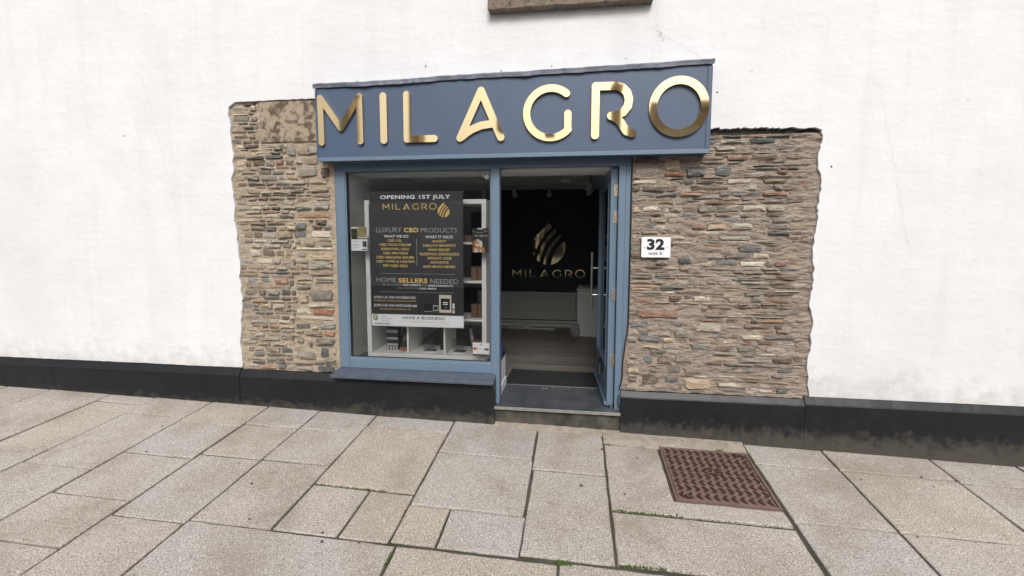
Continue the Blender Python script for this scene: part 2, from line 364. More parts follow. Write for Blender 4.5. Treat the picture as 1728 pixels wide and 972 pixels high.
def place(loops, ox, oz, sx, sz, x_from=0., z_from=0.): return [[(ox+(p[0]-x_from)*sx, oz+(p[1]-z_from)*sz) for p in lp] for lp in loops]
def gz(x, y): return -.021*x+.0823*(y+.06)     # the footway falls to the road and along the street
# ------------------------------------------------------------------ ground
XL, XR = -9., 9.
def sheet(name, x0, x1, y0, y1, dz, m, parent=None, kind='structure', n_=2, zf=gz):
    return pyd(name, [(x0, y0, zf(x0, y0)+dz), (x1, y0, zf(x1, y0)+dz), (x1, y1, zf(x1, y1)+dz), (x0, y1, zf(x0, y1)+dz)], [(0, 1, 2, 3)], m, parent, kind)
pave = sheet('pavement', XL, XR, -3.1, .02, -.013, M['joint'])
rz_ = gz(0, -3.1)-.12
pyd('road', [(-60, -14.2, rz_-.02), (60, -14.2, rz_-.02), (60, -3.18, rz_), (-60, -3.18, rz_)], [(0, 1, 2, 3)], M['road'], None, 'structure')
pyd('ground', [(-200, -200, -1.2), (200, -200, -1.2), (200, 200, -1.2), (-200, 200, -1.2)], [(0, 1, 2, 3)], M['road'], None, 'structure')
kb = pyd('kerb', [(XL, -3.19, gz(XL, -3.1)-.3), (XR, -3.19, gz(XR, -3.1)-.3), (XR, -3.08, gz(XR, -3.1)-.3), (XL, -3.08, gz(XL, -3.1)-.3), (XL, -3.19, gz(XL, -3.1)), (XR, -3.19, gz(XR, -3.1)), (XR, -3.08, gz(XR, -3.1)+.002), (XL, -3.08, gz(XL, -3.1)+.002)],
         [(0, 1, 5, 4), (1, 2, 6, 5), (2, 3, 7, 6), (3, 0, 4, 7), (4, 5, 6, 7)], M['slab'], None, 'structure')
def slab(pts, j=.0080):
    """one paving slab: outline (x, y) counter-clockwise, worn rounded arris, slightly uneven"""
    rnd = random.uniform; off = rnd(-.004, .004); tx, ty = rnd(-.005, .005), rnd(-.005, .005)
    cx = sum(p[0] for p in pts)/len(pts); cy = sum(p[1] for p in pts)/len(pts)
    # subdivide the edges so the outline can wander a little
    q = []
    for a, b_ in zip(pts, pts[1:]+pts[:1]):
        L_ = math.hypot(b_[0]-a[0], b_[1]-a[1]); k = max(2, int(L_/.09))
        for i in range(k):
            t_ = i/k; w = 0.0025 if i else 0.003
            q.append((a[0]+(b_[0]-a[0])*t_+rnd(-w, w), a[1]+(b_[1]-a[1])*t_+rnd(-w, w)))
    n_ = len(q); area = sum(q[k-1][0]*q[k][1]-q[k][0]*q[k-1][1] for k in range(n_)); sg_ = 1 if area > 0 else -1
    def ring(o, dz):
        r_ = []
        for k in range(n_):
            a, b_, c = q[k-1], q[k], q[(k+1) % n_]
            n1 = Vector((-(b_[1]-a[1]), b_[0]-a[0])).normalized(); n2 = Vector((-(c[1]-b_[1]), c[0]-b_[0])).normalized()
            m_ = (n1+n2); m_ = m_/max(.35, m_.length_squared/2)*sg_*o
            x, y = b_[0]+m_.x, b_[1]+m_.y; r_.append((x, y, gz(x, y)+off+tx*(x-cx)+ty*(y-cy)+dz))
        return r_
    vs = ring(j, -.04)+ring(j, -.006)+ring(j+.0035, -.0015)+ring(j+.009, 0.)
    fs = [(l*n_+k, l*n_+(k+1) % n_, (l+1)*n_+(k+1) % n_, (l+1)*n_+k) for l in range(3) for k in range(n_)]+[tuple(3*n_+k for k in range(n_))]
    if sg_ < 0: fs = [f_[::-1] for f_ in fs]
    return pyd('paving_slab', vs, fs, M['slab'], pave)
def rect(x0, x1, y1, y0): slab([(x0, y0), (x1, y0), (x1, y1), (x0, y1)])
E0 = -.055
for a in [(-1.685, -1.132, E0, -.39), (-1.685, -1.132, -.39, -.874), (-1.685, -1.132, -.874, -1.552),
          (-1.132, -.395, E0, -.264), (-1.132, -.395, -.264, -1.10), (-1.132, -.712, -1.10, -1.55), (-.712, -.395, -1.10, -1.55),
          (-.395, .352, E0, -.57), (-.395, .360, -.57, -1.203), (-.395, -.115, -1.203, -1.54), (-.115, .372, -1.203, -1.54),
          (.352, .902, -.098, -.68), (.366, .904, -.68, -1.522), (.907, 2.02, -1.062, -1.512),
          (-1.685, -.342, -1.552, -2.62), (-.342, .59, -1.552, -2.62), (.59, 1.42, -1.532, -2.62), (1.42, 2.035, -1.512, -2.62)]: rect(*a)
slab([(.903, -1.060), (2.02, -1.052), (2.02, -.895), (1.335, -.895), (1.335, -.236), (.903, -.236)])
# columns of slabs carrying on along the street
def column(x0, x1, first, rows):
    y = E0; rect(x0, x1, y, first); y = first
    for h_ in rows: rect(x0, x1, y, y-h_); y -= h_
rs = random.Random(31)
x = -1.685
while x > -6.3:
    w = rs.choice((.52, .6, .7, .78)); f_ = -rs.uniform(.2, .55); hh = []
    y = f_
    while y > -2.6: h_ = rs.choice((.42, .5, .65, .8)); hh.append(h_); y -= h_
    if x == -1.685: hh = [.48, .70, .8]; f_ = -.40
    column(x-w, x, f_, hh); x -= w
x = 2.035
while x < 6.0:
    w = rs.choice((.52, .6, .7, .78)); f_ = -rs.uniform(.2, .5); hh = []
    y = f_
    while y > -2.4: h_ = rs.choice((.42, .5, .65, .8)); hh.append(h_); y -= h_
    column(x, x+w, f_, hh); x += w
for a in [(-6.3, -4.9), (-4.9, -3.6), (-3.6, -2.3), (-2.3, -1.0), (-1.0, .4), (.4, 1.7), (1.7, 3.0), (3.0, 4.5)]: rect(a[0], a[1], -2.62, -3.07)
# old gum and oil spots trodden into the slabs
M['gum'] = mat('old_gum', (.07, .062, .055), (.11, .098, .085), .8, scale=60)
rg = random.Random(12)
for k in range(22):
    gx, gy, gr = (.72, -.83, .016) if k == 0 else (rg.uniform(-3.2, 3.4), rg.uniform(-1.9, -.3), rg.uniform(.005, .011))
    if 1.3 < gx < 2.05 and gy > -.95: continue
    n_ = 11; ps = [(gx+gr*rg.uniform(.75, 1.2)*math.cos(6.283*i/n_), gy+gr*rg.uniform(.6, 1.)*math.sin(6.283*i/n_)) for i in range(n_)]
    pyd('gum_spot', [(a, b_, gz(a, b_)-.004) for a, b_ in ps]+[(gx+(a-gx)*.75, gy+(b_-gy)*.75, gz(a, b_)+.0062) for a, b_ in ps], [(i, (i+1) % n_, n_+(i+1) % n_, n_+i) for i in range(n_)]+[tuple(n_+i for i in range(n_))], M['gum'], pave)
# pale mortar strips bedded along the foot of the step and wall
def strip(x0, x1, y0, y1, dz, nm='mortar_strip'):
    n_ = int((x1-x0)/.03); top, bot = [], []; vs, fs = [], []
    for i in range(n_+1):
        xx = x0+(x1-x0)*i/n_; yb = y1+random.uniform(-.006, .006); ym = (y0+y1)/2
        vs += [(xx, y0, gz(xx, y0)+dz+.022), (xx, ym, gz(xx, ym)+dz+.008+random.uniform(-.002, .003)), (xx, yb, gz(xx, yb)+dz-.002), (xx, yb-.002, gz(xx, yb)-.012)]
    for i in range(n_):
        for k in range(3): fs.append((i*4+k, i*4+k+1, i*4+k+5, i*4+k+4))
    return pyd(nm, vs, fs, M['strip'], pave, smooth=True)
strip(-.04, 1.05, -.03, -.098, .002); strip(.905, 1.345, -.05, -.232, .001); strip(1.335, 2.03, -.05, -.198, .002)
# manhole cover
man = empty('manhole_cover', (1.68, -.54, gz(1.68, -.54)))
tag(man, 'rusty brown iron access cover with chevron tread set in the footway slabs', 'manhole cover')
mx0, mx1, my0, my1 = 1.347, 2.018, -.882, -.206
def gbox(name, x0, x1, y0, y1, d0, d1, m, parent):
    vs = [(x, y, gz(x, y)+d) for d in (d0, d1) for x, y in ((x0, y0), (x1, y0), (x1, y1), (x0, y1))]
    return pyd(name, vs, [(3, 2, 1, 0), (4, 5, 6, 7), (0, 1, 5, 4), (1, 2, 6, 5), (2, 3, 7, 6), (3, 0, 4, 7)], m, parent)
for a in [(mx0, mx1, my0, my0+.016), (mx0, mx1, my1-.016, my1), (mx0, mx0+.016, my0+.016, my1-.016), (mx1-.016, mx1, my0+.016, my1-.016)]:
    gbox('frame_bar', *a, -.03, .001, M['iron'], man)
gbox('cover_plate', mx0+.023, mx1-.023, my0+.023, my1-.023, -.03, -.004, M['iron'], man)
for k, (a0, a1, b0) in enumerate(((1.645, 1.69, -.475), (1.70, 1.75, -.478), (1.655, 1.68, -.505), (1.695, 1.755, -.508), (1.645, 1.72, -.54), (1.73, 1.75, -.538))):
    gbox('worn_ridge', a0, a1, b0-.008, b0+.008, -.0045, .0025, M['iron2'], man)
# raised chevrons: rows run along x, direction alternates
ch_pts = [(-.020, .034), (.000, .034), (.026, 0), (.000, -.034), (-.020, -.034), (-.002, 0)]
def chev_mesh(s):
    vs = []
    for sc, dz in ((1., -.005), (.84, .0035)):
        for x, y in ch_pts: vs.append((s*x*sc, y*sc, dz+(-.021*s*x+.0823*y)))
    fs = [(6, 7, 8, 11), (11, 8, 9, 10)]+[(k, (k+1) % 6, 6+(k+1) % 6, 6+k) for k in range(6)]
    me = bpy.data.meshes.new('chevron'); me.from_pydata(vs, [], fs); me.materials.append(M['iron2']); return me
cms = {1: chev_mesh(1), -1: chev_mesh(-1)}
for r_ in range(8):
    yy = my1-.062-r_*.0785
    for c in range(11):
        xx = mx0+.055+c*.0565
        if 1.64 < xx < 1.76 and -.56 < yy < -.46: continue
        s = 1 if r_ % 2 == 0 else -1
        o = link('chevron', cms[s], None, man); o.location = (xx, yy, gz(xx, yy))
for x, y in ((1.435, -.835), (1.93, -.25)):
    cyl('key_hole', (x, y, gz(x, y)-.004), (x, y, gz(x, y)+.003), .024, M['iron2'], man)
    cyl('key_pin', (x+.003, y, gz(x, y)-.002), (x+.003, y, gz(x, y)+.005), .010, M['alu'], man)
# moss and small weeds in the joints
def moss():
    rr = random.Random(5); vs, fs = [], []
    runs = [((-1.12, -1.10), (-.60, -1.10), 150, .008), ((-1.0, -.264), (-.60, -.262), 60, .006), ((.91, -1.06), (1.35, -1.055), 160, .009), ((.92, -1.515), (1.18, -1.505), 110, .010), ((.58, -1.55), (.66, -1.547), 120, .013),
            ((-.39, -1.15), (-.395, -1.32), 50, .007), ((-.345, -1.72), (-.342, -1.62), 70, .009), ((.90, -.24), (1.0, -.236), 40, .007), ((1.80, -.20), (1.84, -.2), 40, .012), ((1.36, -1.055), (1.95, -1.05), 60, .006), ((1.2, -1.51), (1.9, -1.51), 60, .006), ((-2.6, -.9), (-2.2, -.9), 50, .006)]
    for a, b_, n_, s in runs:
        for _ in range(n_):
            t_ = rr.random(); x = a[0]+(b_[0]-a[0])*t_+rr.gauss(0, s*.5); y = a[1]+(b_[1]-a[1])*t_+rr.gauss(0, s*.5); z = gz(x, y)-.006
            an = rr.uniform(0, 6.28); h_ = s*rr.uniform(.5, 1.2); w = s*.45; k = len(vs)
            lx, ly = rr.uniform(-.6, .6)*h_, rr.uniform(-.6, .6)*h_
            vs += [(x-w*math.cos(an), y-w*math.sin(an), z), (x+w*math.cos(an), y+w*math.sin(an), z), (x+lx+w*.5*math.cos(an), y+ly, z+h_+.004), (x+lx-w*.5*math.cos(an), y+ly, z+h_+.002)]
            fs.append((k, k+1, k+2, k+3))
    o = pyd('moss', vs, fs, M['moss'], None, 'stuff'); tag(o, 'green moss and tiny weeds growing in the paving joints', 'moss')
moss()
# ------------------------------------------------------------------ rendered wall
def jag(a, b_, n_, s):
    return [(a[0]+(b_[0]-a[0])*i/n_+(random.uniform(-s, s) if 0 < i else 0), a[1]+(b_[1]-a[1])*i/n_+(random.uniform(-s, s) if 0 < i else 0)) for i in range(n_)]
wall = empty('rendered_wall', (0, .1, .4)); tag(wall, 'white painted render of the house front above and beside the shop', 'wall')
def broken(x, z0, z1, sd):
    rb = random.Random(sd); p = []; z = z0; o = 0.
    while (z < z1) if z1 > z0 else (z > z1):
        o = o*.9+rb.uniform(-.010, .010); p.append((x+o+rb.uniform(-.004, .004), z)); z += (1 if z1 > z0 else -1)*rb.uniform(.015, .04)
    return p
ol = [(-9, 7.2), (-9, .41), (-2.50, .40)]+broken(-2.48, .42, 2.84, 3)+[(-2.44, 2.868)]+jag((-2.40, 2.872), (-1.60, 2.874), 26, .004)+[(-1.58, 2.872), (-1.56, 2.60), (1.64, 2.60), (1.655, 2.53)]+jag((1.655, 2.515), (2.50, 2.500), 40, .009)+broken(2.52, 2.48, .42, 8)+[(2.54, .375), (9, .375), (9, 7.2)]
poly_prism('render_coat', ol, -.030, .028, M['render'], wall)
box('backing_wall', -9, -2.40, .03, .5, -.4, 7.2, M['whitem'], wall, 0); box('backing_wall', 2.40, 9, .03, .5, -.5, 7.2, M['whitem'], wall, 0); box('backing_wall', -2.40, 2.40, .03, .5, 2.95, 7.2, M['whitem'], wall, 0)
# hairline cracks and pits in the render
def crack(pts, w=.0018):
    vs, fs = [], []
    for i, (x, z) in enumerate(pts):
        k = w*random.uniform(.4, 1.3); vs += [(x-k, -.0305, z-k*.6), (x+k, -.0305, z+k*.6)]
    for i in range(len(pts)-1): fs.append((2*i, 2*i+1, 2*i+3, 2*i+2))
    return pyd('crack', vs, fs, mcr, wall)
mcr = mat('crack_dirt', (.50, .50, .50), None, .9)
def wander(a, b_, n_, s): return [(a[0]+(b_[0]-a[0])*i/n_+random.gauss(0, s), a[1]+(b_[1]-a[1])*i/n_+random.gauss(0, s)) for i in range(n_+1)]
crack(wander((1.245, 3.56), (1.27, 3.28), 16, .004)); crack(wander((1.27, 3.28), (1.62, 3.05), 24, .006), .0015); crack(wander((1.27, 3.28), (1.33, 3.20), 8, .01), .003)
crack(wander((-.62, 3.14), (-.64, 3.06), 6, .006), .004); crack(wander((-1.2, 3.23), (-.25, 3.26), 40, .003), .0008); crack(wander((-3.4, 3.3), (-3.1, 1.9), 60, .008), .0012); crack(wander((2.9, 2.8), (3.2, 1.5), 60, .008), .0012)
for x, z in ((.02, 3.03), (.44, 3.05), (1.03, 3.08), (-1.25, 3.0), (1.74, 2.79), (-.63, 3.10), (-2.5, 1.8), (2.6, 2.2), (-3.6, 2.6)):
    s = random.uniform(.004, .008); cyl('pit', (x, -.0315, z), (x, -.028, z), s, M['riser'], wall, seg=7)
us = empty('upper_window_sill', (.55, -.05, 3.48)); tag(us, 'brown weathered stone sill of the upper window on white render', 'window sill')
bm = bmesh.new(); add_box(bm, -.078, 1.225, -.115, .02, 3.484, 3.62, .008)
bmesh.ops.subdivide_edges(bm, edges=[e for e in bm.edges if e.calc_length() > .5], cuts=26, use_grid_fill=True)
for v_ in bm.verts:
    v_.co.z += random.uniform(-.003, .003); v_.co.y += random.uniform(-.003, .003)
bm_obj('sill_stone', bm, M['sillstone'], us)
boxes('window_frame', [(0, 1.15, .0, .06, 3.62, 3.69), (0, .06, .0, .06, 3.69, 5.0), (1.09, 1.15, .0, .06, 3.69, 5.0), (0, 1.15, 0, .06, 5.0, 5.06)], M['white'], us)
# ------------------------------------------------------------------ stone walls
SL = [(-1.86, -1.73, 2.375, 2.48, 'tan'), (-1.74, -1.60, 2.385, 2.463, 'grey'), (-1.95, -1.86, 2.38, 2.47, 'grey'), (-1.87, -1.8, 2.3, 2.375, 'grey'), (-1.79, -1.64, 2.30, 2.375, 'tan'), (-1.85, -1.67, 2.184, 2.298, 'grey'), (-1.63, -1.54, 2.174, 2.28, 'brown'), (-1.62, -1.53, 2.29, 2.37, 'grey'), (-1.74, -1.55, 2.117, 2.175, 'tan'), (-1.74, -1.55, 2.053, 2.114, 'tan'), (-1.73, -1.54, 2.007, 2.045, 'brown'), (-1.68, -1.54, 1.977, 2.003, 'grey'), (-1.88, -1.77, 1.971, 2.009, 'rust'), (-1.72, -1.55, 1.888, 1.965, 'grey'), (-1.88, -1.73, 1.886, 1.924, 'slate'), (-1.89, -1.53, 1.82, 1.87, 'orange'), (-1.69, -1.58, 1.762, 1.808, 'brown'), (-1.73, -1.63, 1.731, 1.759, 'tan'), (-1.62, -1.54, 1.72, 1.754, 'slate'), (-1.89, -1.78, 1.708, 1.785, 'slate'), (-1.74, -1.54, 1.641, 1.708, 'cream'), (-1.68, -1.55, 1.604, 1.629, 'brown'), (-1.82, -1.71, 1.567, 1.622, 'tan'), (-1.9, -1.85, 1.575, 1.629, 'brown'), (-1.66, -1.54, 1.563, 1.595, 'cream'), (-1.9, -1.54, 1.529, 1.555, 'cream'), (-1.9, -1.79, 1.46, 1.52, 'grey'), (-1.9, -1.78, 1.404, 1.453, 'cream'), (-1.76, -1.53, 1.438, 1.487, 'tan'), (-1.78, -1.53, 1.354, 1.43, 'grey'), (-1.87, -1.78, 1.352, 1.396, 'tan'), (-1.77, -1.54, 1.295, 1.325, 'tan'), (-1.72, -1.54, 1.257, 1.284, 'cream'), (-1.72, -1.54, 1.227, 1.252, 'grey'), (-1.91, -1.73, 1.249, 1.282, 'grey'), (-1.91, -1.74, 1.211, 1.24, 'tan'), (-1.91, -1.77, 1.174, 1.204, 'grey'), (-1.78, -1.54, 1.054, 1.178, 'grey'), (-1.89, -1.79, 1.039, 1.117, 'tan'), (-1.79, -1.53, 1.003, 1.033, 'cream'), (-1.76, -1.54, .927, .989, 'red'), (-1.92, -1.77, .926, .992, 'cream'), (-1.92, -1.54, .882, .92, 'cream'), (-1.93, -1.79, .795, .85, 'slate'), (-1.7, -1.53, .802, .869, 'grey'), (-1.65, -1.54, .73, .786, 'orange'), (-1.84, -1.66, .728, .778, 'tan'), (-1.93, -1.85, .656, .715, 'tan'), (-1.74, -1.55, .64, .715, 'grey'), (-1.94, -1.73, .506, .591, 'grey'), (-1.7, -1.6, .522, .623, 'slate'), (-1.94, -1.77, .393, .437, 'cream'), (-1.72, -1.55, .393, .446, 'slate')]
SR = [(1.36, 1.52, 2.144, 2.182, 'red'), (1.53, 1.68, 2.143, 2.201, 'slate'), (1.75, 1.88, 2.135, 2.228, 'slate'), (1.12, 1.33, 2.161, 2.228, 'grey'), (1.12, 1.33, 2.239, 2.312, 'brown'), (1.35, 1.49, 2.191, 2.303, 'tan'), (1.57, 1.86, 2.031, 2.064, 'brown'), (1.24, 1.43, 1.944, 1.969, 'rust'), (1.51, 1.65, 1.936, 1.956, 'brown'), (1.51, 1.6, 1.881, 1.909, 'rust'), (1.5, 1.64, 1.818, 1.855, 'slate'), (1.76, 1.86, 1.826, 1.849, 'brown'), (1.42, 1.51, 1.682, 1.728, 'brown'), (1.48, 1.86, 1.569, 1.605, 'orange'), (1.49, 1.6, 1.437, 1.491, 'slate'), (1.13, 1.2, 1.383, 1.405, 'rust'), (1.13, 1.3, 1.096, 1.164, 'rust'), (1.17, 1.51, .98, 1.057, 'rust'), (1.12, 1.27, .891, .959, 'slate'), (1.13, 1.28, .823, .874, 'slate'), (1.64, 1.85, .874, .958, 'cream'), (1.48, 1.59, .816, .893, 'grey'), (1.23, 1.31, .592, .661, 'slate'), (1.09, 1.17, .572, .621, 'cream'), (1.48, 1.64, .612, .689, 'cream'), (1.22, 1.37, .401, .506, 'brown'), (1.34, 1.47, .589, .641, 'brown'), (1.42, 1.53, .436, .488, 'slate'), (1.56, 1.72, .521, .581, 'cream'), (1.56, 1.8, .381, .488, 'tan'), (1.41, 1.55, .514, .583, 'grey'), (1.75, 1.9, 1.019, 1.052, 'brown'), (1.1, 1.21, .365, .412, 'cream'), (1.1, 1.2, .5, .552, 'tan')]
def stone(x0, x1, z0, z1, proud, m, parent, rr):
    n_ = 10 if (x1-x0) > .05 else 8
    cx, cz, a, b_ = (x0+x1)/2, (z0+z1)/2, (x1-x0)/2, (z1-z0)/2
    an = [2*math.pi*(k+rr.uniform(-.28, .28))/n_ for k in range(n_)]
    ring = []
    for t_ in an:
        c, s = math.cos(t_), math.sin(t_); e = rr.uniform(.14, .42)
        ring.append((math.copysign(abs(c)**e, c)*rr.uniform(.84, 1.05), math.copysign(abs(s)**e, s)*rr.uniform(.74, 1.06)))
    vs = [(cx+u*a, .012, cz+w*b_) for u, w in ring]
    tilt = rr.uniform(-.3, .3); tz = rr.uniform(-.35, .2)
    for u, w in ring:
        k = rr.uniform(.72, .93); vs.append((cx+u*a*(1-(1-k)*min(1, b_/a)), -proud*(rr.uniform(.6, 1.0)+tilt*u*.4+tz*w*.4), cz+w*b_*k))
    vs.append((cx+rr.uniform(-.3, .3)*a, -proud*rr.uniform(.95, 1.35), cz+rr.uniform(-.3, .3)*b_))
    fs = [(k, (k+1) % n_, n_+(k+1) % n_, n_+k) for k in range(n_)]+[(n_+k, n_+(k+1) % n_, 2*n_) for k in range(n_)]
    return vs, fs
def mortar(x0, x1, z0, z1, m, parent, amp, seed, sx=.03, sz=.018, edge=None, base=.010):
    """rough pointed face: a displaced sheet with closed sides"""
    from mathutils import noise as mn
    nx, nz = int((x1-x0)/sx)+1, int((z1-z0)/sz)+1; vs, fs = [], []
    for i in range(nx+1):
        for j in range(nz+1):
            x, z = x0+(x1-x0)*i/nx, z0+(z1-z0)*j/nz
            if edge and i == 0: x = edge(z)
            d = mn.fractal(Vector((x*9+seed, seed*1.7, z*24)), .8, 2.2, 4)
            vs.append((x, max(-base-amp*d, -.024) if i not in (0, nx) else .0, z))
    for i in range(nx):
        for j in range(nz):
            k = i*(nz+1)+j; fs.append((k, k+nz+1, k+nz+2, k+1))
    o = pyd('mortar_bed', vs, fs, M[m], parent); return o
def fill(x0, x1, z0, z1, feats, parent, seed, hmin, hmax, wmin, wmax, pal, prd, skip=.0):
    rr = random.Random(seed); z = z0; todo = []
    for f_ in feats:
        if f_[4]: todo.append((f_[0], f_[1], f_[2], f_[3], rr.uniform(*prd)*1.15, f_[4]))
    while z < z1-.012:
        h_ = min(rr.uniform(hmin, hmax)*rr.choice((.7, 1, 1, 1.35)), z1-z); x = x0+rr.uniform(-.02, .0)
        while x < x1-.02:
            w = rr.uniform(wmin, wmax)*(1 if h_ < hmax else .8); xe = min(x+w, x1); ze = z+h_
            dz = rr.uniform(-.006, .006)
            bad = any(x+.008 < f_[1] and xe-.008 > f_[0] and z+.006 < f_[3] and ze-.006 > f_[2] for f_ in feats)
            if bad:        # try a sliver that fits beside the large stones
                for t_ in (.5, .3):
                    xe2 = x+(xe-x)*t_
                    if xe2-x > .03 and not any(x+.008 < f_[1] and xe2-.008 > f_[0] and z+.006 < f_[3] and ze-.006 > f_[2] for f_ in feats): xe = xe2; bad = False; break
            if not bad and rr.random() > skip:
                todo.append((max(x, x0)+.003, xe-.003, z+.003+dz, ze-.003+dz, rr.uniform(*prd), rr.choice(pal)))
            x = xe+(.03 if bad else .002)
        z += h_+.003
    todo.sort(key=lambda a: (abs(a[0]+a[1])/2 > 1.97, -(a[1]-a[0])*(a[3]-a[2])))
    rest = {}
    for k, a in enumerate(todo):
        if abs(a[0]+a[1])/2 > 2.34: a = (*a[:4], min(a[4], .017), a[5])
        if max(abs(a[0]), abs(a[1])) > 2.50: continue
        vs, fs = stone(*a[:5], a[5], parent, rr)
        if k < 295: pyd('stone', vs, fs, M[a[5]], parent)
        else:
            q = rest.setdefault(a[5], ([], [])); o_ = len(q[0]); q[0].extend(vs); q[1].extend(tuple(i_+o_ for i_ in f_) for f_ in fs)
    if rest:
        V, F, I, mats = [], [], [], list(rest)
        for mi, mk in enumerate(mats):
            o_ = len(V); V.extend(rest[mk][0]); F.extend(tuple(i_+o_ for i_ in f_) for f_ in rest[mk][1]); I += [mi]*len(rest[mk][1])
        o = pyd('small_stones', V, F, M[mats[0]], parent, 'stuff')
        for mk in mats[1:]: o.data.materials.append(M[mk])
        o.data.polygons.foreach_set('material_index', I)
    return len(todo)
wl = empty('stone_wall', (-1.73, .1, .38)); tag(wl, 'sandy slate rubble wall to the left of the shop window', 'stone wall')
mortar(-2.62, -1.505, .37, 2.90, 'mortL', wl, .008, 3.1, .02, .012, None, .008)
fill(-2.58, -1.53, .40, 2.86, SL+[(-2.22, -1.57, 2.49, 2.87, None)], wl, 11, .022, .055, .07, .22, ['tan', 'grey', 'grey', 'cream', 'grey', 'brown', 'slate', 'tan', 'rust', 'grey'], (.014, .034))
box('lintel_block', -2.20, -1.572, -.022, .02, 2.503, 2.862, M['grime'], wl, .006)
box('backing_wall', -2.40, -1.507, .03, .5, -.3, 2.95, M['whitem'], wl, 0)
wr = empty('stone_wall', (1.53, .1, .35)); tag(wr, 'pinkish brown slate rubble wall with smeared mortar carrying the number plate', 'stone wall')
ed = lambda z: 1.102 if z > .95 else (1.058 if z < .62 else 1.058+(z-.62)/.33*.044)
mortar(1.102, 2.66, .34, 2.462, 'mortR', wr, .016, 7.7, .015, .009, ed, .011)
fill(1.108, 2.62, .37, 2.46, SR, wr, 23, .018, .05, .07, .26, ['grey', 'tan', 'grey', 'rust', 'cream', 'brown', 'grey', 'slate', 'cream', 'grey', 'brown', 'tan'], (.010, .034), .04)
box('gap_shade_strip', 1.60, 2.56, .012, .028, 2.44, 2.56, M['riser'], wr, 0)  # dark strip standing in for the shade in the gap under the render
box('backing_wall', 1.115, 2.40, .03, .5, -.4, 2.95, M['whitem'], wr, 0)
# plinths
def plinth(parent, x0, x1, zt, zl, y=-.062):
    n_ = int((x1-x0)/.04); vs, fs = [], []; w1 = w2 = 0
    for i in range(n_+1):
        xx = x0+(x1-x0)*i/n_; w1 = w1*.85+random.uniform(-.0012, .0012); w2 = w2*.85+random.uniform(-.0015, .0015)
        pr = [(.02, zt+.004), (-.030+w1, zt+w2), (y+.006+w1, zl+.012+w2*.5), (y-.001+w1, zl+.004+w2*.5), (y-.001+w1, zl-.004), (y+w2, zl/2), (y-.006+w2, -.04+gz(xx, -.06)), (y-.006, -.3)]
        vs += [(xx, a, b_) for a, b_ in pr]
    K = 8
    for i in range(n_):
        for k in range(K-1): fs.append((i*K+k, i*K+k+1, (i+1)*K+k+1, (i+1)*K+k))
    fs += [tuple(range(K-1, -1, -1)), tuple(n_*K+k for k in range(K))]
    return pyd('plinth', vs, fs, M['plinth'], parent)
plinth(wl, -2.5, -.032, .386, .318); plinth(wr, 1.052, 2.5, .352, .298)
plinth(wall, -9, -2.502, .405, .33, -.066); plinth(wall, 2.502, 9, .372, .31, -.066)
# ------------------------------------------------------------------ shop front joinery
sf = empty('shopfront', (0, .05, .17)); tag(sf, 'blue grey painted timber shop front with window and open doorway', 'shop front')
P_ = M['paint']
# head, posts and rails butt end to end
box('head_rail', -1.505, 1.100, .0, .09, 2.243, 2.33, P_, sf, .004)
box('window_post', -1.505, -1.414, .0, .09, .44, 2.243, P_, sf, .005)
box('mullion', -.070, .0, -.002, .09, .17, 2.243, P_, sf, .005)
box('bottom_rail', -1.414, -.070, .0, .09, .44, .532, P_, sf, .005)
box('door_post', 1.002, 1.058, -.002, .10, .17, 2.243, P_, sf, .004)
box('post_cover_strip', 1.058, 1.101, .006, .09, .42, 2.243, P_, sf, .004)
boxes('glazing_bead', [(-1.414, -1.402, .008, .02, .532, 2.243), (-.082, -.070, .008, .02, .532, 2.243), (-1.402, -.082, .008, .02, .532, .544), (-1.402, -.082, .008, .02, 2.231, 2.243)], P_, sf, .002)
boxes('gasket', [(-1.402, -1.397, .012, .03, .544, 2.231), (-.087, -.082, .012, .03, .544, 2.231), (-1.397, -.087, .012, .03, .544, .549), (-1.397, -.087, .012, .03, 2.226, 2.231)], M['caulk'], sf)
box('window_pane', -1.40, -.084, .0205, .0255, .546, 2.229, M['glass'], sf, 0)
# sloping outer sill
vs = [(-1.545, -.125, .372), (-.034, -.125, .372), (-.034, .04, .372), (-1.545, .04, .372), (-1.545, -.125, .398), (-.034, -.125, .398), (-.034, .04, .452), (-1.508, .04, .452)]
bm = bmesh.new(); bv = [bm.verts.new(q) for q in vs]
for f_ in [(0, 3, 2, 1), (4, 5, 6, 7), (0, 1, 5, 4), (1, 2, 6, 5), (2, 3, 7, 6), (3, 0, 4, 7)]: bm.faces.new([bv[k] for k in f_])
bmesh.ops.bevel(bm, geom=list(bm.edges), offset=.004, segments=2, profile=.5, affect='EDGES')
bm_obj('sill', bm, M['sillp'], sf)
tube('sealant_bead', [(1.104, -.004, 2.31), (1.105, -.006, 1.6), (1.104, -.006, .98), (1.098, -.010, .86), (1.078, -.014, .72), (1.064, -.018, .60), (1.062, -.02, .47), (1.056, -.022, .425), (1.042, -.03, .385), (1.040, -.03, .36)], .0055, M['caulk'], sf)
tube('cable_end', [(1.035, -.006, .30), (1.030, -.012, .25), (1.034, -.014, .21), (1.045, -.012, .20)], .004, M['black'], sf)
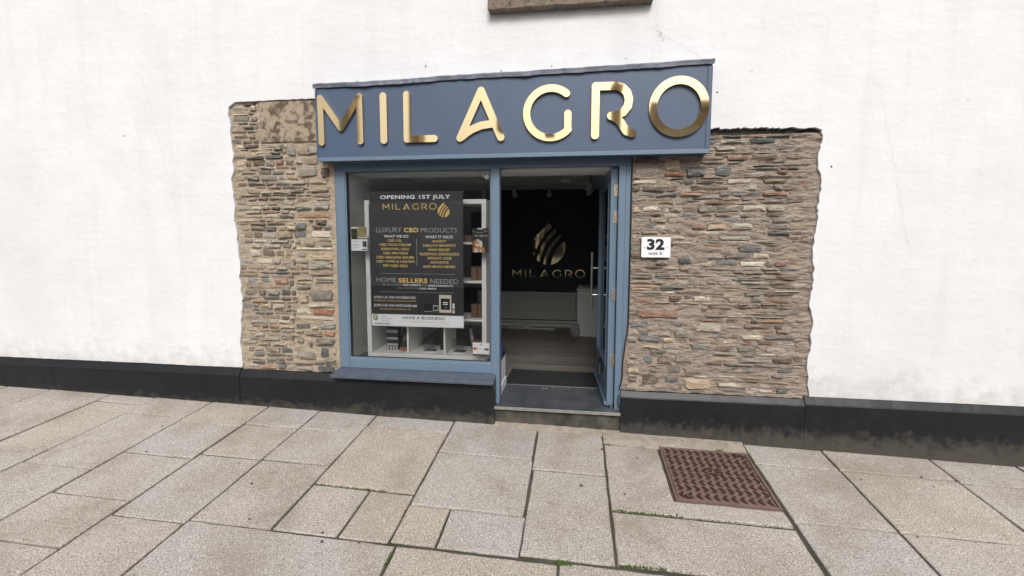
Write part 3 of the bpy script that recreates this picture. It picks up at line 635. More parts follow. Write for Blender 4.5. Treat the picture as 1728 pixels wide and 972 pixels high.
# door leaf, swung inwards; local frame: hinge axis at the origin, leaf along +y
door = boxes('door', [(-.058, 0, .0, .105, 0, 2.045), (-.058, 0, .825, .93, 0, 2.045), (-.058, 0, .105, .825, 0, .33), (-.058, 0, .105, .825, 1.94, 2.045)], P_, sf, .004)
door.location = (.998, .052, .182); door.rotation_euler = (0, 0, R(3.4))
def dl(o): o.matrix_parent_inverse = Matrix(); return o
dl(boxes('glazing_bead', [(-.066, .006, .105, .118, .33, 1.94), (-.066, .006, .812, .825, .33, 1.94), (-.066, .006, .118, .812, .33, .343), (-.066, .006, .118, .812, 1.927, 1.94)], P_, door, .003))
dl(box('door_glass', -.034, -.026, .116, .814, .34, 1.93, M['glass'], door, 0))
dl(cyl('pull_handle', (-.125, .86, .70), (-.125, .86, 1.315), .0135, M['steel'], door))
for z in (.87, 1.15):
    dl(cyl('handle_mount', (-.125, .86, z), (-.05, .86, z), .009, M['steel'], door))
dl(cyl('pull_handle', (.06, .86, .70), (.06, .86, 1.315), .0135, M['steel'], door))
for z in (.87, 1.15): dl(cyl('handle_mount', (.06, .86, z), (-.01, .86, z), .009, M['steel'], door))
for z in (1.86, 1.64, .98, .41):
    h_ = dl(box('hinge', -.034, .002, -.006, .004, z-.05, z+.05, M['hinge'], door, .001))
    for k in range(4): dl(cyl('screw', (-.022+.012*(k % 2), -.0085, z-.036+.024*k), (-.022+.012*(k % 2), -.004, z-.036+.024*k), .004, M['steel'], h_, seg=8))
dl(boxes('door_holder', [(-.085, -.058, .33, .50, .20, .30)], M['black'], door, .004))
dl(box('holder_plate', -.090, -.0855, .30, .335, .19, .285, M['steel'], door, .002))
dl(boxes('weather_bar', [(-.080, -.058, .01, .92, .0, .035)], P_, door, .004))
dl(cyl('floor_bolt', (-.02, -.02, -.008), (-.02, -.02, .03), .012, M['steel'], door))
# ------------------------------------------------------------------ sign board
sg = empty('shop_sign', (0, -.07, 2.305)); tag(sg, 'long blue grey fascia board with raised mirrored gold letters above the shop', 'sign')
fx0, fx1 = -1.575, 1.663
vs = [(fx0, -.145, 2.305), (fx1, -.145, 2.305), (fx1, .03, 2.305), (fx0, .03, 2.305), (fx0-.004, -.145, 2.935), (fx1+.006, -.145, 2.985), (fx1+.006, .03, 2.990), (fx0-.004, .03, 2.94)]
bm = bmesh.new(); bv = [bm.verts.new(q) for q in vs]
for f_ in [(0, 3, 2, 1), (4, 5, 6, 7), (0, 1, 5, 4), (1, 2, 6, 5), (2, 3, 7, 6), (3, 0, 4, 7)]: bm.faces.new([bv[k] for k in f_])
bmesh.ops.bevel(bm, geom=list(bm.edges), offset=.003, segments=2, profile=.5, affect='EDGES')
bm_obj('fascia_board', bm, M['fascia'], sg)
box('edge_trim', fx0-.003, fx1+.003, -.152, -.140, 2.302, 2.336, M['paint'], sg, .003)
box('edge_trim', fx1-.028, fx1+.007, -.1515, -.140, 2.336, 2.955, M['fascia'], sg, .003)
box('edge_trim', fx0-.006, fx0+.012, -.1515, -.140, 2.336, 2.912, M['fascia'], sg, .003)
def flashing(x0, x1):
    n_ = int((x1-x0)/.035); vs, fs = [], []; rr = random.Random(int(x0*100)); wv = 0
    for i in range(n_+1):
        x = x0+(x1-x0)*i/n_; z = 2.945+(x-fx0)/(fx1-fx0)*.05; wv = wv*.8+rr.uniform(-.003, .003)
        vs += [(x, .0, z+.028), (x, -.03, z+.016+wv*.4), (x, -.160, z+.006+wv), (x, -.170+wv, z-.003+wv), (x, -.165+wv*1.6, z-.033+wv*1.5), (x, -.158, z-.034+wv*1.5), (x, -.158, z-.008)]
    for i in range(n_):
        for k in range(6): fs.append((i*7+k, i*7+k+1, i*7+k+8, i*7+k+7))
    fs += [tuple(range(6, -1, -1)), tuple(n_*7+k for k in range(7))]
    return pyd('lead_flashing', vs, fs, M['lead'], sg)
flashing(fx0-.014, .30); flashing(.294, fx1+.016)
TILT = {'M': (1.2, -1.0), 'I': (.2, 2.2), 'L': (-1.0, 1.6), 'A': (1.6, -1.2), 'G': (.9, .8), 'R': (.9, .6), 'O': (1.4, -1.6)}
for ch in 'MILAGRO':
    o = poly_prism('sign_letter', LOOPS[ch], -.172, -.138, M['gold'], sg)
    co = np.array([q.co[:] for q in o.data.vertices]); c = (co.min(0)+co.max(0))/2; c[1] = -.150
    o.data.transform(Matrix.Translation(-Vector(c))); o.location = Vector(c); o.rotation_euler = (R(TILT[ch][0]*.6), 0, R(TILT[ch][1]*.6))
    o['label'] = 'gold mirrored letter '+ch
# ------------------------------------------------------------------ number plate
np_ = empty('number_plate', (1.304, -.05, 1.49)); tag(np_, 'small white house number plate reading 32 unit 2', 'sign')
def rrect(x0, x1, z0, z1, r_, n_=5):
    p = []
    for cx, cz, a0 in ((x1-r_, z1-r_, 0), (x0+r_, z1-r_, 90), (x0+r_, z0+r_, 180), (x1-r_, z0+r_, 270)):
        p += [(cx+r_*math.cos(R(a0+90*k/n_)), cz+r_*math.sin(R(a0+90*k/n_))) for k in range(n_+1)]
    return p
poly_prism('plate', rrect(1.190, 1.419, 1.490, 1.655, .008), -.052, -.040, M['plate'], np_)
text('32', 1.232, 1.372, 1.549, 1.642, -.0526, M['num'], np_, 3, 'numeral'); text('unit 2', 1.247, 1.354, 1.511, 1.537, -.0526, M['num'], np_, 2, 'text_line')
for x in (1.211, 1.396): cyl('screw', (x, -.0545, 1.571), (x, -.030, 1.571), .006, M['steel'], np_)
box('mounting_block', 1.21, 1.40, -.042, .0, 1.50, 1.645, M['mortR'], np_, .002)
# ------------------------------------------------------------------ doorstep
st = empty('doorstep', (.5, .2, 0)); tag(st, 'dark slate doorstep with worn pale edge below the open door', 'step')
box('slate_slab', -.038, 1.050, -.066, .548, .142, .170, M['slate_step'], st, .003)
box('slab_nosing', -.038, 1.050, -.072, -.066, .1425, .1695, M['step_edge'], st, .002)
bm = bmesh.new(); add_box(bm, -.034, 1.052, -.040, .3, -.2, .142)
bmesh.ops.subdivide_edges(bm, edges=[e for e in bm.edges if e.calc_length() > .8], cuts=30, use_grid_fill=True)
for v_ in bm.verts:
    if v_.co.y < -.03: v_.co.y += random.uniform(-.004, .004)
bm_obj('riser', bm, M['riser'], st)
def flakes():
    rr = random.Random(9); vs, fs = [], []
    def one(x, y, z, s):
        k = len(vs); n_ = 5
        vs.append((x, y, z+s*.5))
        for i in range(n_): a = 6.283*i/n_+rr.random(); vs.append((x+s*rr.uniform(.5, 1.2)*math.cos(a), y+s*rr.uniform(.5, 1.2)*math.sin(a), z))
        for i in range(n_): fs.append((k, k+1+i, k+1+(i+1) % n_))
    for _ in range(26): one(rr.uniform(.2, .9), rr.uniform(.05, .5), .1705, rr.uniform(.002, .006))
    for x, y in ((.36, .47), (.385, .47), (.45, .48), (.60, .50), (.83, .51)): one(x, y, .1705, .011)
    for _ in range(90):
        x = rr.uniform(-.02, 1.04); y = -.05-abs(rr.gauss(0, .03)); one(x, y, gz(x, y)+.012, rr.uniform(.002, .007))
    o = pyd('debris', vs, fs, M['strip'], None, 'stuff'); tag(o, 'pale flakes of mortar and grit scattered on the step', 'debris')
flakes()
mat_o = empty('door_mat', (.41, .82, .17)); tag(mat_o, 'black ribbed door mat in a thin metal rim', 'door mat')
bm = bmesh.new()
for k in range(46): add_box(bm, -.030+k*.0196, -.030+k*.0196+.0135, .568, 1.075, .164, .179)
bm_obj('ribbed_pile', bm, M['coir'], mat_o, 'stuff')
box('mat_base', -.034, .872, .562, 1.082, .155, .168, M['black'], mat_o, 0)
boxes('rim', [(-.042, .880, .549, .560, .15, .174), (-.042, .880, 1.084, 1.095, .15, .174), (-.042, -.035, .560, 1.084, .15, .174), (.873, .880, .560, 1.084, .15, .174)], M['alu'], mat_o)
# ------------------------------------------------------------------ shop interior
fl = box('shop_floor', -1.9, 1.9, .5, 3.9, .0, .152, M['riser'], None, 0, kind='structure')
rr = random.Random(4); y = 1.097
while y < 3.62:
    x = -1.6+rr.uniform(-.9, 0)
    while x < 1.6:
        w = 1.28; a, b_ = max(x, -1.55), min(x+w, 1.5)
        if b_-a > .05: box('floor_board', a, b_-.002, y, y+.190, .150, .166+rr.uniform(-.0006, .0006), M['board'], fl, .0015)
        x += w
    y += .1915
for a, b_ in ((-1.55, -.045), (.885, 1.5)):
    box('floor_board', a, b_, .55, .82, .150, .166, M['board'], fl, .0015); box('floor_board', a, b_, .822, 1.095, .150, .166, M['board'], fl, .0015)
box('shop_wall_back', -1.9, 1.9, 3.62, 3.8, .0, 2.6, M['navy'], None, 0, kind='structure')
box('shop_wall_left', -1.75, -1.55, .5, 3.62, .0, 2.6, M['whitem'], None, 0, kind='structure')
box('shop_wall_right', 1.45, 1.65, .5, 3.62, .0, 2.6, M['navy'], None, 0, kind='structure')
box('shop_ceiling', -1.9, 1.9, .5, 3.62, 2.412, 2.6, M['ceil'], None, 0, kind='structure')
box('lintel', -1.507, 1.113, .092, .5, 2.232, 2.415, M['whitem'], None, 0, kind='structure')
box('window_reveal', -1.52, -1.412, .092, .5, .17, 2.232, M['whitem'], None, 0, kind='structure')
box('door_reveal', 1.06, 1.113, .102, .5, .17, 2.232, M['navy'], None, 0, kind='structure')
wb = box('window_bed_wall', -1.412, -.032, .092, .55, .0, .488, M['whitem'], None, .002, kind='structure')
box('window_board', -1.412, -.028, .092, .565, .490, .506, M['black'], wb, .002)
box('skirting', -.034, -.024, .10, .56, .17, .255, M['white'], wb, .002)
sk = box('skirting_board', -1.55, 1.45, 3.602, 3.618, .167, .27, M['white'], None, .003, kind='structure')
# gold logo on the back wall
lg = empty('wall_logo', (.2, 3.6, 1.0)); tag(lg, 'mirrored gold drop emblem with a line of gold lettering on the dark back wall', 'logo')
poly_prism('drop_emblem', place(DROP, .200, 1.478, .272, .283), 3.606, 3.622, M['gold2'], lg)
sx = (.80+.40)/(1.656+1.552)
for ch in 'MILAGRO':
    o = poly_prism('wall_letter', place(LOOPS[ch+'t'], -.395, .985, sx, .30, -1.552, 2.425), 3.608, 3.622, M['gold2'], lg)
# radiator
rd = empty('radiator', (0, 3.57, .3)); tag(rd, 'long white panel radiator on the back wall below the gold emblem', 'radiator')
vs, fs = [], []; n_ = 0; x = -.95
while x < .80:
    for dx, dy in ((0, 0), (.008, .012), (.020, .012), (.028, 0)):
        vs += [(x+dx, 3.535+dy, .33), (x+dx, 3.535+dy, .715)]
    x += .042
for i in range(len(vs)//2-1): fs.append((2*i, 2*i+2, 2*i+3, 2*i+1))
pyd('fluted_panel', vs, fs, M['radw'], rd)
boxes('frame_edge', [(-.97, .82, 3.530, 3.60, .715, .752), (-.97, .82, 3.530, 3.555, .300, .330), (-.97, -.95, 3.530, 3.60, .330, .715), (.80, .82, 3.530, 3.60, .330, .715), (-.95, .80, 3.56, 3.60, .33, .715)], M['radw'], rd, .003)
tube('pipe', [(-.85, 3.56, .31), (-.85, 3.56, .167)], .008, M['radw'], rd); tube('pipe', [(.70, 3.56, .31), (.70, 3.56, .167)], .008, M['radw'], rd)
tube('pipe', [(-1.4, 3.575, .235), (1.4, 3.575, .235)], .011, M['radw'], rd)
# counter
ct = empty('counter', (.9, 3.2, .167)); tag(ct, 'white cabinet with a drawer standing behind the open door', 'cabinet')
box('carcass', .700, 1.18, 2.93, 3.5, .167, .86, M['white'], ct, .004, R(-4)); box('top_board', .685, 1.20, 2.90, 3.52, .862, .885, M['white'], ct, .004, R(-4)); box('drawer_front', .735, 1.165, 2.895, 2.93, .70, .84, M['white'], ct, .004, R(-4))
# bits and pieces on the floor by the wall
def floor_bit(nm, lab, cat, args, m):
    o = boxes(nm, args, m, None, .003); tag(o, lab, cat)
floor_bit('fitting_kit', 'loose metal rail lying along the floor below the radiator', 'rail', [(-.62, .34, 3.36, 3.385, .167, .190), (-.10, -.06, 3.33, 3.41, .167, .20)], M['alu'])
floor_bit('parts_box', 'small pale carton lying on the floor below the radiator', 'carton', [(-.18, -.05, 3.42, 3.50, .167, .225)], M['whitem'])
floor_bit('parts_tray', 'flat grey tray on the floor beside the pale carton', 'tray', [(-.44, -.24, 3.40, 3.48, .167, .172), (-.44, -.435, 3.40, 3.48, .172, .20), (-.245, -.24, 3.40, 3.48, .172, .20), (-.435, -.245, 3.40, 3.405, .172, .20), (-.435, -.245, 3.475, 3.48, .172, .20)], M['pg'])
floor_bit('wall_bracket', 'upright grey bracket standing on the floor near the cabinet', 'bracket', [(.28, .30, 3.30, 3.32, .167, .27), (.25, .33, 3.29, 3.33, .167, .178)], M['pg'])
bg_ = bmesh.new(); bmesh.ops.create_icosphere(bg_, subdivisions=3, radius=1)
from mathutils import noise as mn
for v_ in bg_.verts:
    k = 1+.35*mn.fractal(v_.co*1.6, .8, 2, 3); v_.co = Vector((v_.co.x*.075*k, v_.co.y*.09*k, max(v_.co.z*.10*k, -.085)))
o = bm_obj('plastic_bag', bg_, M['pg'], None); o.location = (.66, 2.95, .252); tag(o, 'crumpled grey plastic bag on the floor against the cabinet', 'bag')
# ceiling fittings
def track(nm, lab, p0, p1, spots):
    t = empty(nm, ((p0[0]+p1[0])/2, (p0[1]+p1[1])/2, 2.40)); tag(t, lab, 'track light')
    bm = bmesh.new(); add_cyl(bm, (*p0, 2.392), (*p1, 2.392), .019, seg=8); bm_obj('rail', bm, M['pg'], t)
    for (x, y, a) in spots:
        cyl('stem', (x, y, 2.39), (x, y, 2.325), .008, M['pg'], t)
        d = Vector((math.cos(a)*.6, math.sin(a)*.6, -1)).normalized(); c = Vector((x, y, 2.31))
        cyl('lamp_head', c-d*.05, c+d*.06, .026, M['pg'], t, .040)
track('track_light', 'grey spotlight rail running along the ceiling in front of the back wall', (-.9, 3.0), (.80, 3.0), [(-.28, 3.0, 1.2), (.245, 3.0, 1.7), (-.75, 3.0, 1.5)])
track('track_light', 'short spotlight rail on the ceiling running towards the back corner by the door', (.80, 1.7), (.84, 2.9), [(.80, 1.9, .3), (.81, 2.2, 2.2), (.82, 2.5, .4), (.83, 2.8, 2.)])
track('track_light', 'white spotlight rail above the shop window display', (-1.35, .62), (-.1, .62), [(-1.12, .62, -1.5), (-.72, .62, -1.6), (-.22, .62, -1.5)])
sm = empty('smoke_alarm', (.50, 2.35, 2.40)); tag(sm, 'round white smoke alarm on the shop ceiling', 'smoke alarm')
lathe('body', [(.03, -.035), (.055, -.033), (.065, -.012), (.07, 0)], (.50, 2.35, 2.413), M['white'], sm); lathe('sensor_cap', [(.012, -.012), (.026, -.008), (.03, 0)], (.50, 2.35, 2.380), M['pg'], sm)
# ------------------------------------------------------------------ window display
sh = empty('shelving_unit', (-.73, .35, .506)); tag(sh, 'white cube shelving unit standing in the shop window behind the poster', 'shelf')
x0, x1, y0, y1, z0, z1 = -1.305, -.148, .155, .545, .507, 1.992; t_ = .042
box('side_panel', x0, x0+t_, y0, y1, z0, z1, M['white'], sh, .002); box('side_panel', x1-t_, x1, y0, y1, z0, z1, M['white'], sh, .002)
box('top_panel', x0+t_, x1-t_, y0, y1, z1-t_, z1, M['white'], sh, .002); box('bottom_panel', x0+t_, x1-t_, y0, y1, z0, z0+t_, M['white'], sh, .002)
ZS = [.885, 1.24, 1.595]
for z in ZS: box('shelf_board', x0+t_, x1-t_, y0+.002, y1, z-.009, z+.009, M['white'], sh, .001)
XD = [-.906, -.548]
zz = [z0+t_]+ZS+[z1-t_]
for xd in XD:
    for a, b_ in zip(zz[:-1], zz[1:]): box('divider', xd-.009, xd+.009, y0+.002, y1, a+(.009 if a != z0+t_ else 0), b_-(.009 if b_ != z1-t_ else 0), M['white'], sh, .001)
FZ = z0+t_
def item(nm, lab, cat, group=None, loc=(0, 0, 0)):
    e = empty(nm, loc); tag(e, lab, cat, group); return e
for row, z, lab in ((1, 1.249, 'third'), (2, .894, 'second'), (3, FZ, 'lowest')):
    for k in range(2):
        xx = -.315+k*.062; o = box('carton', xx, xx+.055, .26, .315, z, z+.125, M['carton'], None, .002)
        tag(o, ('slim brown carton on the %s shelf level, away from the side panel', 'slim brown carton on the %s shelf level, against the side panel')[k] % ('third lowest' if lab == 'third' else lab), 'carton', 'slim brown cartons on the %s shelf level' % lab)
o = box('carton', -.365, -.28, .25, .34, 1.604, 1.665, M['carton'], None, .002); tag(o, 'low tan carton on the upper shelf level beside the dog card', 'carton')
e = item('display_box', 'dark boxed set with silver printed bands in the lowest left cube', 'box', None, (-1.11, .33, FZ))
box('box_body', -1.17, -1.05, .28, .36, FZ, FZ+.215, M['poster'], e, .002)
for k, (a, b_) in enumerate(((.17, .20), (.105, .125), (.045, .065))): box('silver_band', -1.168, -1.052, .2785, .2795, FZ+a, FZ+b_, M['pg'], e, 0)
boxes('window_row', [(-1.165+.03*k, -1.145+.03*k, .2785, .2795, FZ+.005, FZ+.04) for k in range(4)], M['pg'], e)
e = item('oil_diffuser', 'dark cone shaped diffuser bottle on an orange base in the lowest left cube', 'diffuser', None, (-.985, .30, FZ))
lathe('base', [(.046, 0), (.052, .006), (.052, .034), (.048, .040)], (-.985, .29, FZ), M['terra'], e); lathe('body', [(.050, .040), (.052, .055), (.040, .11), (.022, .155), (.012, .185), (.010, .20)], (-.985, .29, FZ), M['darkg'], e); cyl('cap', (-.985, .29, FZ+.198), (-.985, .29, FZ+.222), .011, M['black'], e)
def acrylic(x, lab):
    e = item('acrylic_stand', lab, 'display stand', 'clear acrylic stands in the lowest cubes', (x, .3, FZ))
    box('front_plate', x-.055, x+.055, .262, .267, FZ, FZ+.14, M['acry'], e, 0); box('base_plate', x-.055, x+.055, .267, .37, FZ+.001, FZ+.006, M['acry'], e, 0); boxes('base_foot', [(x-.057, x+.057, .255, .262, FZ, FZ+.008)], M['pg'], e)
acrylic(-.73, 'clear acrylic stand in the lowest middle cube'); acrylic(-.44, 'clear acrylic stand in the lowest right cube')
for k in range(2):
    e = item('product_jar', ('small black jar in the lowest middle cube, nearer the acrylic stand', 'small black jar in the lowest middle cube, nearer the shelf divider')[k], 'jar', 'black jars in the lowest middle cube', (-.63+.045*k, .36, FZ))
    lathe('jar', [(.018, 0), (.020, .004), (.020, .062), (.017, .068)], (-.63+.045*k, .36, FZ), M['black'], e, 14); lathe('lid', [(.021, .066), (.021, .088), (.019, .090)], (-.63+.045*k, .36, FZ), M['poster'], e, 14)
e = item('tilted_tube', 'slim silver tube leaning in the lowest right cube', 'tube', None, (-.35, .42, FZ))
cyl('tube_body', (-.33, .43, FZ+.002), (-.37, .46, FZ+.20), .016, M['pg'], e); cyl('tube_cap', (-.37, .46, FZ+.20), (-.375, .464, FZ+.225), .013, M['black'], e)
e = item('leaflet_box', 'small blue and white leaflet box on the dark window board by the door', 'box', None, (-.045, .33, .507))
box('box_body', -.075, -.030, .28, .35, .507, .63, M['blue'], e, .002); box('white_panel', -.072, -.034, .2775, .2795, .512, .60, M['pw'], e, 0)
cyl('paper_roll', (-.052, .255, .507), (-.052, .255, .535), .016, M['pw'], e)
# ------------------------------------------------------------------ poster and cards stuck inside the glass
PY = .0275
po = empty('window_poster', (-.763, .029, .84)); tag(po, 'tall charcoal poster with white and gold print inside the shop window', 'poster')
box('poster_sheet', -1.195, -.329, PY, PY+.001, .8385, 2.055, M['poster'], po, 0)
box('white_band', -1.1955, -.3285, PY-.0005, PY-.0001, .838, .947, M['pw'], po, 0)
TXT = [('OPENING 1ST JULY', -1.091, -.441, 1.979, 2.023, 'w', 2), ('LUXURY', -1.135, -.897, 1.692, 1.736, 'g', 0), ('CBD', -.874, -.738, 1.693, 1.734, 'y', 2), ('PRODUCTS', -.716, -.384, 1.691, 1.732, 'g', 0), ('WHAT WE DO', -1.062, -.832, 1.645, 1.669, 'w', 1), ('WHAT IT HELPS', -.676, -.422, 1.639, 1.665, 'w', 1), ('CBD OIL', -1.028, -.893, 1.608, 1.63, 'y', 1), ('CBD FACE CREAM', -1.108, -.812, 1.57, 1.593, 'y', 1), ('ESSENTIAL OILS', -1.091, -.83, 1.532, 1.554, 'y', 1), ('CBD PROTEIN', -1.075, -.843, 1.494, 1.516, 'y', 1), ('CBD HEALING BALMS', -1.139, -.783, 1.456, 1.48, 'y', 1), ('CBD VAPES & LIQUIDS', -1.143, -.778, 1.417, 1.441, 'y', 1), ('PET CBD OILS', -1.075, -.843, 1.38, 1.403, 'y', 1), ('ANXIETY', -.617, -.481, 1.603, 1.625, 'y', 1), ('HEALTH BENEFITS', -.697, -.399, 1.565, 1.588, 'y', 1), ('PAIN RELIEF', -.649, -.45, 1.527, 1.55, 'y', 1), ('SLEEPING DISORDERS', -.731, -.366, 1.488, 1.512, 'y', 1), ('WEIGHT LOSS', -.66, -.436, 1.451, 1.475, 'y', 1), ('ARTHRITIS', -.634, -.465, 1.414, 1.436, 'y', 1), ('AND MUCH MORE', -.702, -.403, 1.376, 1.399, 'y', 1), ('HOME', -1.143, -.955, 1.242, 1.283, 'g', 0), ('SELLERS', -.933, -.662, 1.238, 1.281, 'y', 2), ('NEEDED', -.635, -.378, 1.236, 1.277, 'g', 0), ('WE WILL SUPPLY', -1.096, -.902, 1.213, 1.227, 'g', 0), ('FREE WEBSITE', -.893, -.724, 1.211, 1.226, 'w', 2), ('AND', -.718, -.665, 1.211, 1.225, 'g', 0), ('SAMPLE PRODUCTS', -.658, -.426, 1.208, 1.224, 'w', 2), ('CALL TO DISCUSS', -.943, -.747, 1.184, 1.198, 'g', 0), ('01822 484024', -.738, -.579, 1.181, 1.197, 'w', 2), ('JOIN US ON FACEBOOK', -1.173, -.77, 1.086, 1.114, 'w', 1), ('FACEBOOK.COM/MILAGROSOUTHWEST', -1.172, -.768, 1.064, 1.079, 'y', 0), ('JOIN US ON INSTAGRAM', -1.175, -.765, 1.011, 1.040, 'w', 1), ('INSTAGRAM.COM/CBDOIL_SW', -1.118, -.821, .986, 1.002, 'y', 0), ('HAVE A BUSINESS?', -.902, -.503, .906, .933, 'n', 1), ('STOCK MILAGRO PRODUCTS TODAY', -.945, -.46, .874, .891, 'p', 0), ('APPROVED', -1.173, -1.022, .850, .866, 'k', 2), ('Food', -1.107, -1.057, .920, .937, 'e', 0), ('Standards', -1.108, -1.012, .899, .915, 'e', 0), ('Agency', -1.108, -1.033, .875, .893, 'e', 0)]
for b_, a0, a1, c0, c1, col, wt in TXT: text(b_, a0, a1, c0, c1, PY-.001, M['p'+col], po, wt)
for ch in 'MILAGRO':
    fx = (1.07-.566)/(1.656+1.552); poly_prism('poster_letter', place(LOOPS[ch+'t'], -1.07, 1.893, fx, .128, -1.552, 2.425), PY-.0012, PY-.0004, M['py'], po)
poly_prism('drop_emblem', place(DROP, -.505, 1.878, .054, .054), PY-.0012, PY-.0004, M['py'], po)
def bar(nm, x0, x1, z0, z1, m, p_, d=.0008): return box(nm, x0, x1, PY-d, PY-.0002, z0, z1, M[m], p_, 0)
bar('rule', -1.105, -.408, 1.319, 1.3215, 'pg', po); bar('rule', -1.106, -.418, 1.152, 1.1545, 'pg', po); bar('rule', -.7585, -.7555, 1.394, 1.635, 'pg', po)
bar('jar_picture', -.697, -.617, .985, 1.054, 'black', po); bar('jar_picture_base', -.697, -.617, .980, .985, 'pg', po)
bar('tub_picture', -.612, -.562, .987, 1.039, 'pg', po); bar('tub_label', -.605, -.569, .998, 1.028, 'black', po, .0012)
bar('pouch_picture', -.555, -.442, .974, 1.134, 'pp', po); bar('pouch_label', -.540, -.456, 1.000, 1.102, 'black', po, .0012)
bar('pouch_text', -.52, -.475, 1.060, 1.070, 'pw', po, .0015); bar('pouch_text', -.52, -.475, 1.045, 1.052, 'pw', po, .0015); bar('pouch_text', -.505, -.485, 1.018, 1.024, 'pg', po, .0015)
for z in (.972, .995, 1.018, 1.04): bar('vial_picture', -.432, -.412, z, z+.018, 'py' if int(z*1000) % 2 else 'pw', po)
bar('vial_tip', -.426, -.418, 1.058, 1.082, 'black', po)
poly_prism('round_emblem', [arc(-1.157, .915, .026, .030, 0, 359, 40), arc(-1.153, .915, .016, .020, 0, 359, 30)], PY-.0015, PY-.0006, M['pgreen'], po)
bar('emblem_door', -1.160, -1.146, .900, .925, 'pk', po, .0014)
lf = empty('leaflet', (-1.30, .029, 1.525)); tag(lf, 'leaflet with green and gold photo above white print on the window glass', 'leaflet')
box('paper', -1.377, -1.224, PY, PY+.0008, 1.526, 1.741, M['pw'], lf, 0)
bar('forest_photo', -1.375, -1.318, 1.640, 1.727, 'leafp', lf); bar('gold_photo', -1.318, -1.226, 1.648, 1.740, 'olive', lf); bar('caption_strip', -1.370, -1.226, 1.630, 1.640, 'poster', lf); bar('dark_photo', -1.268, -1.231, 1.560, 1.612, 'poster', lf); bar('dark_tag', -1.275, -1.230, 1.533, 1.543, 'poster', lf)
for z in (1.607, 1.582, 1.570, 1.553): bar('small_print', -1.362, -1.295, z, z+.003, 'pg', lf)
dg_ = empty('pet_card', (-.173, .029, 1.517)); tag(dg_, 'dark card with a picture of a tan and white hound on the window glass', 'card')
box('paper', -.248, -.099, PY, PY+.0008, 1.517, 1.730, M['poster'], dg_, 0)
def blob(nm, pts, m, d): return poly_prism(nm, pts, PY-d, PY-d+.0004, M[m], dg_)
def el(cx, cz, rx, rz, n_=20): return arc(cx, cz, rx, rz, 0, 342, 19)
blob('top_scallop', arc(-.173, 1.730, .03, .012, 180, 360, 12), 'pp', .0006)
blob('body_picture', [(-.244, 1.519), (-.243, 1.55), (-.235, 1.575), (-.20, 1.585), (-.168, 1.575), (-.142, 1.560), (-.134, 1.535), (-.134, 1.519)], 'fur', .0006)
blob('ear_picture', el(-.228, 1.590, .016, .034), 'furd', .0010); blob('ear_picture', el(-.170, 1.592, .013, .030), 'furw', .0010)
blob('head_picture', el(-.199, 1.602, .026, .032), 'furw', .0014); blob('cheek_picture', el(-.213, 1.610, .010, .02), 'fur', .0018)
blob('muzzle_picture', el(-.192, 1.588, .012, .018), 'furw', .0022); blob('nose_picture', el(-.193, 1.594, .007, .008), 'carton', .0026)
blob('eye_picture', el(-.211, 1.612, .0035, .004), 'black', .0026); blob('eye_picture', el(-.186, 1.615, .0035, .004), 'black', .0026)
blob('chest_picture', [(-.235, 1.519), (-.218, 1.56), (-.205, 1.545), (-.195, 1.519)], 'furw', .0010); blob('chest_picture', [(-.182, 1.519), (-.178, 1.55), (-.168, 1.535), (-.165, 1.519)], 'furw', .0010)
text('Pet CBD Oil', -.222, -.112, 1.656, 1.670, PY-.001, M['pp'], dg_, 1); bar('small_print', -.215, -.150, 1.690, 1.693, 'pg', dg_); bar('small_print', -.14, -.110, 1.703, 1.707, 'pg', dg_); bar('leaf_mark', -.243, -.230, 1.698, 1.708, 'pgreen', dg_)
py_ = empty('payment_sticker', (-.173, .029, .59)); tag(py_, 'white card payment sticker with coloured circles in the window corner', 'sticker')
box('paper', -.250, -.096, PY, PY+.0008, .606, .711, M['pw'], py_, 0); bar('black_strip', -.250, -.098, .592, .605, 'poster', py_)
def disc(cx, cz, r_, m, d): return poly_prism('emblem_disc', arc(cx, cz, r_, r_, 0, 345, 23), PY-d, PY-d+.0004, M[m], py_)
disc(-.232, .655, .012, 'red_print', .0006); disc(-.214, .655, .012, 'yel_print', .0010); disc(-.132, .651, .012, 'sky_print', .0006); disc(-.114, .651, .012, 'red_print', .0010)
bar('small_print', -.190, -.155, .695, .699, 'pg', py_); bar('small_print', -.186, -.160, .686, .690, 'pk', py_); bar('small_print', -.188, -.158, .650, .654, 'pg', py_); bar('small_print', -.244, -.11, .597, .600, 'pg', py_)
dc = empty('frosted_decal', (-.105, .029, 2.13)); tag(dc, 'small pale frosted emblem decal at the upper corner of the window', 'decal')
rr = random.Random(3)
for k in range(14):
    a = rr.uniform(0, 6.28); q = rr.uniform(.0, .034); cx, cz = -.128+q*math.cos(a)*.8, 2.185+q*math.sin(a)*1.2; w = rr.uniform(.004, .009)
    poly_prism('frost_patch', [(cx+w*math.cos(t)*rr.uniform(.6, 1.3), cz+1.5*w*math.sin(t)*rr.uniform(.6, 1.3)) for t in [6.283*i/7 for i in range(7)]], PY+.0004*k*.1, PY+.0004*k*.1+.0003, M['sky_frost'] if 'sky_frost' in M else M['pg'], dc)
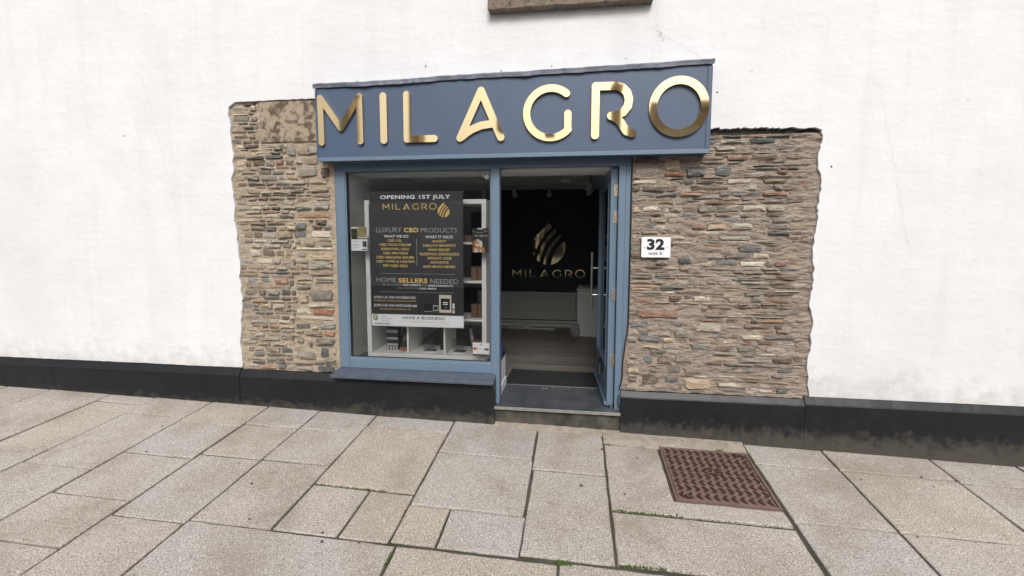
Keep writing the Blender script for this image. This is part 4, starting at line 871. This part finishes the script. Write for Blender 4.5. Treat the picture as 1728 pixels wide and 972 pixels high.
# ------------------------------------------------------------------ across the street (seen only mirrored in glass and letters)
M['opp'] = mat('cream_render', (.82, .80, .74), (.78, .75, .68), .85, scale=2); M['oppd'] = mat('grey_shop_paint', (.30, .33, .37), None, .6); M['brick'] = mat('brown_stone_wall', (.74, .66, .52), (.50, .41, .30), .9, scale=5, stretch=(1, 1, 3), bump=.5, bscale=12)
M['oppw'] = mat('dark_window', (.03, .035, .045), None, .1); M['oppb'] = mat('tan_band', (.68, .58, .43), None, .8); M['roof'] = mat('roof_slate', (.09, .09, .10), None, .7)
OY = -14.
def opposite(nm, lab, x0, x1, h_, wm, wins, rows, top=None):
    e = empty(nm, ((x0+x1)/2, OY-.5, 0)); tag(e, lab, 'building'); gy = -.45
    box('wall', x0, x1, OY-3, OY, gy-.8, h_ if top is None else top[0], wm, e, 0)
    if top: box('upper_wall', x0, x1, OY-3, OY-.02, top[0], h_, top[1], e, 0)
    box('shop_fascia', x0+.1, x1-.1, OY, OY+.1, 3.05, 3.75, M['oppd'], e, .01); [box('shop_window', xw-.6, xw+.6, OY, OY+.04, .5, 2.6, M['oppw'], e, 0) for xw in wins]
    box('cornice', x0, x1, OY, OY+.25, h_-.2, h_, M['oppb'], e, .01)
    for xw in wins:
        for zb, zt in rows:
            f = boxes('window', [(xw-.55, xw-.47, OY, OY+.05, zb, zt), (xw+.47, xw+.55, OY, OY+.05, zb, zt), (xw-.47, xw+.47, OY, OY+.05, zb, zb+.08), (xw-.47, xw+.47, OY, OY+.05, zt-.08, zt), (xw-.025, xw+.025, OY, OY+.04, zb+.08, zt-.08), (xw-.47, xw+.47, OY, OY+.039, (zb+zt)/2-.03, (zb+zt)/2+.03)], M['white'], e)
            box('pane', xw-.47, xw+.47, OY, OY+.015, zb+.08, zt-.08, M['oppw'], f, 0); box('window_sill', xw-.65, xw+.65, OY, OY+.14, zb-.12, zb, M['oppb'], f, .01)
    vs = [(x0, OY+.25, h_), (x1, OY+.25, h_), (x1, OY-3, h_), (x0, OY-3, h_), (x0, OY-1.5, h_+.5), (x1, OY-1.5, h_+.5)]
    pyd('roof', vs, [(0, 1, 5, 4), (2, 3, 4, 5), (1, 2, 5), (3, 0, 4), (3, 2, 1, 0)], M['roof'], e)
opposite('facing_house', 'pale cream rendered house across the street with tan bands', -14, 2.6, 4.5, M['opp'], [-12, -8.9, -2.9, -.6, 1.3], [(3.8, 4.25)])
for k, (xc, w, zt) in enumerate(((-8.9, .45, 7.2), (-5.2, .40, 8.0), (-2.5, .55, 6.6), (-.2, .35, 6.4), (2.2, .30, 7.0))):  # unseen stacks, added so the gold letters mirror tan bands
    o = boxes('reflection_chimney', [(xc-w/2, xc+w/2, OY-.9, OY-.1, 5.2, zt-.25), (xc-w/2-.06, xc+w/2+.06, OY-.96, OY-.04, zt-.25, zt-.1), (xc-w/4, xc+w/4, OY-.7, OY-.3, zt-.1, zt+.3)], (M['oppb'], M['brick'])[k % 2], None, .01)
    tag(o, ('wide tan chimney stack on the first gable end', 'slim brown chimney stack between tan stacks', 'broad tan chimney stack above the middle', 'narrow brown chimney stack near the tallest tan one', 'tall tan chimney stack beside the brown stone house')[k]+' of the facing house, added for its reflection', 'chimney')
opposite('facing_house', 'brown stone house across the street with a cream lower front', 2.9, 12, 5.9, M['opp'], [4.4, 6.9, 9.5], [(4.0, 4.9)], (5.1, M['brick']))
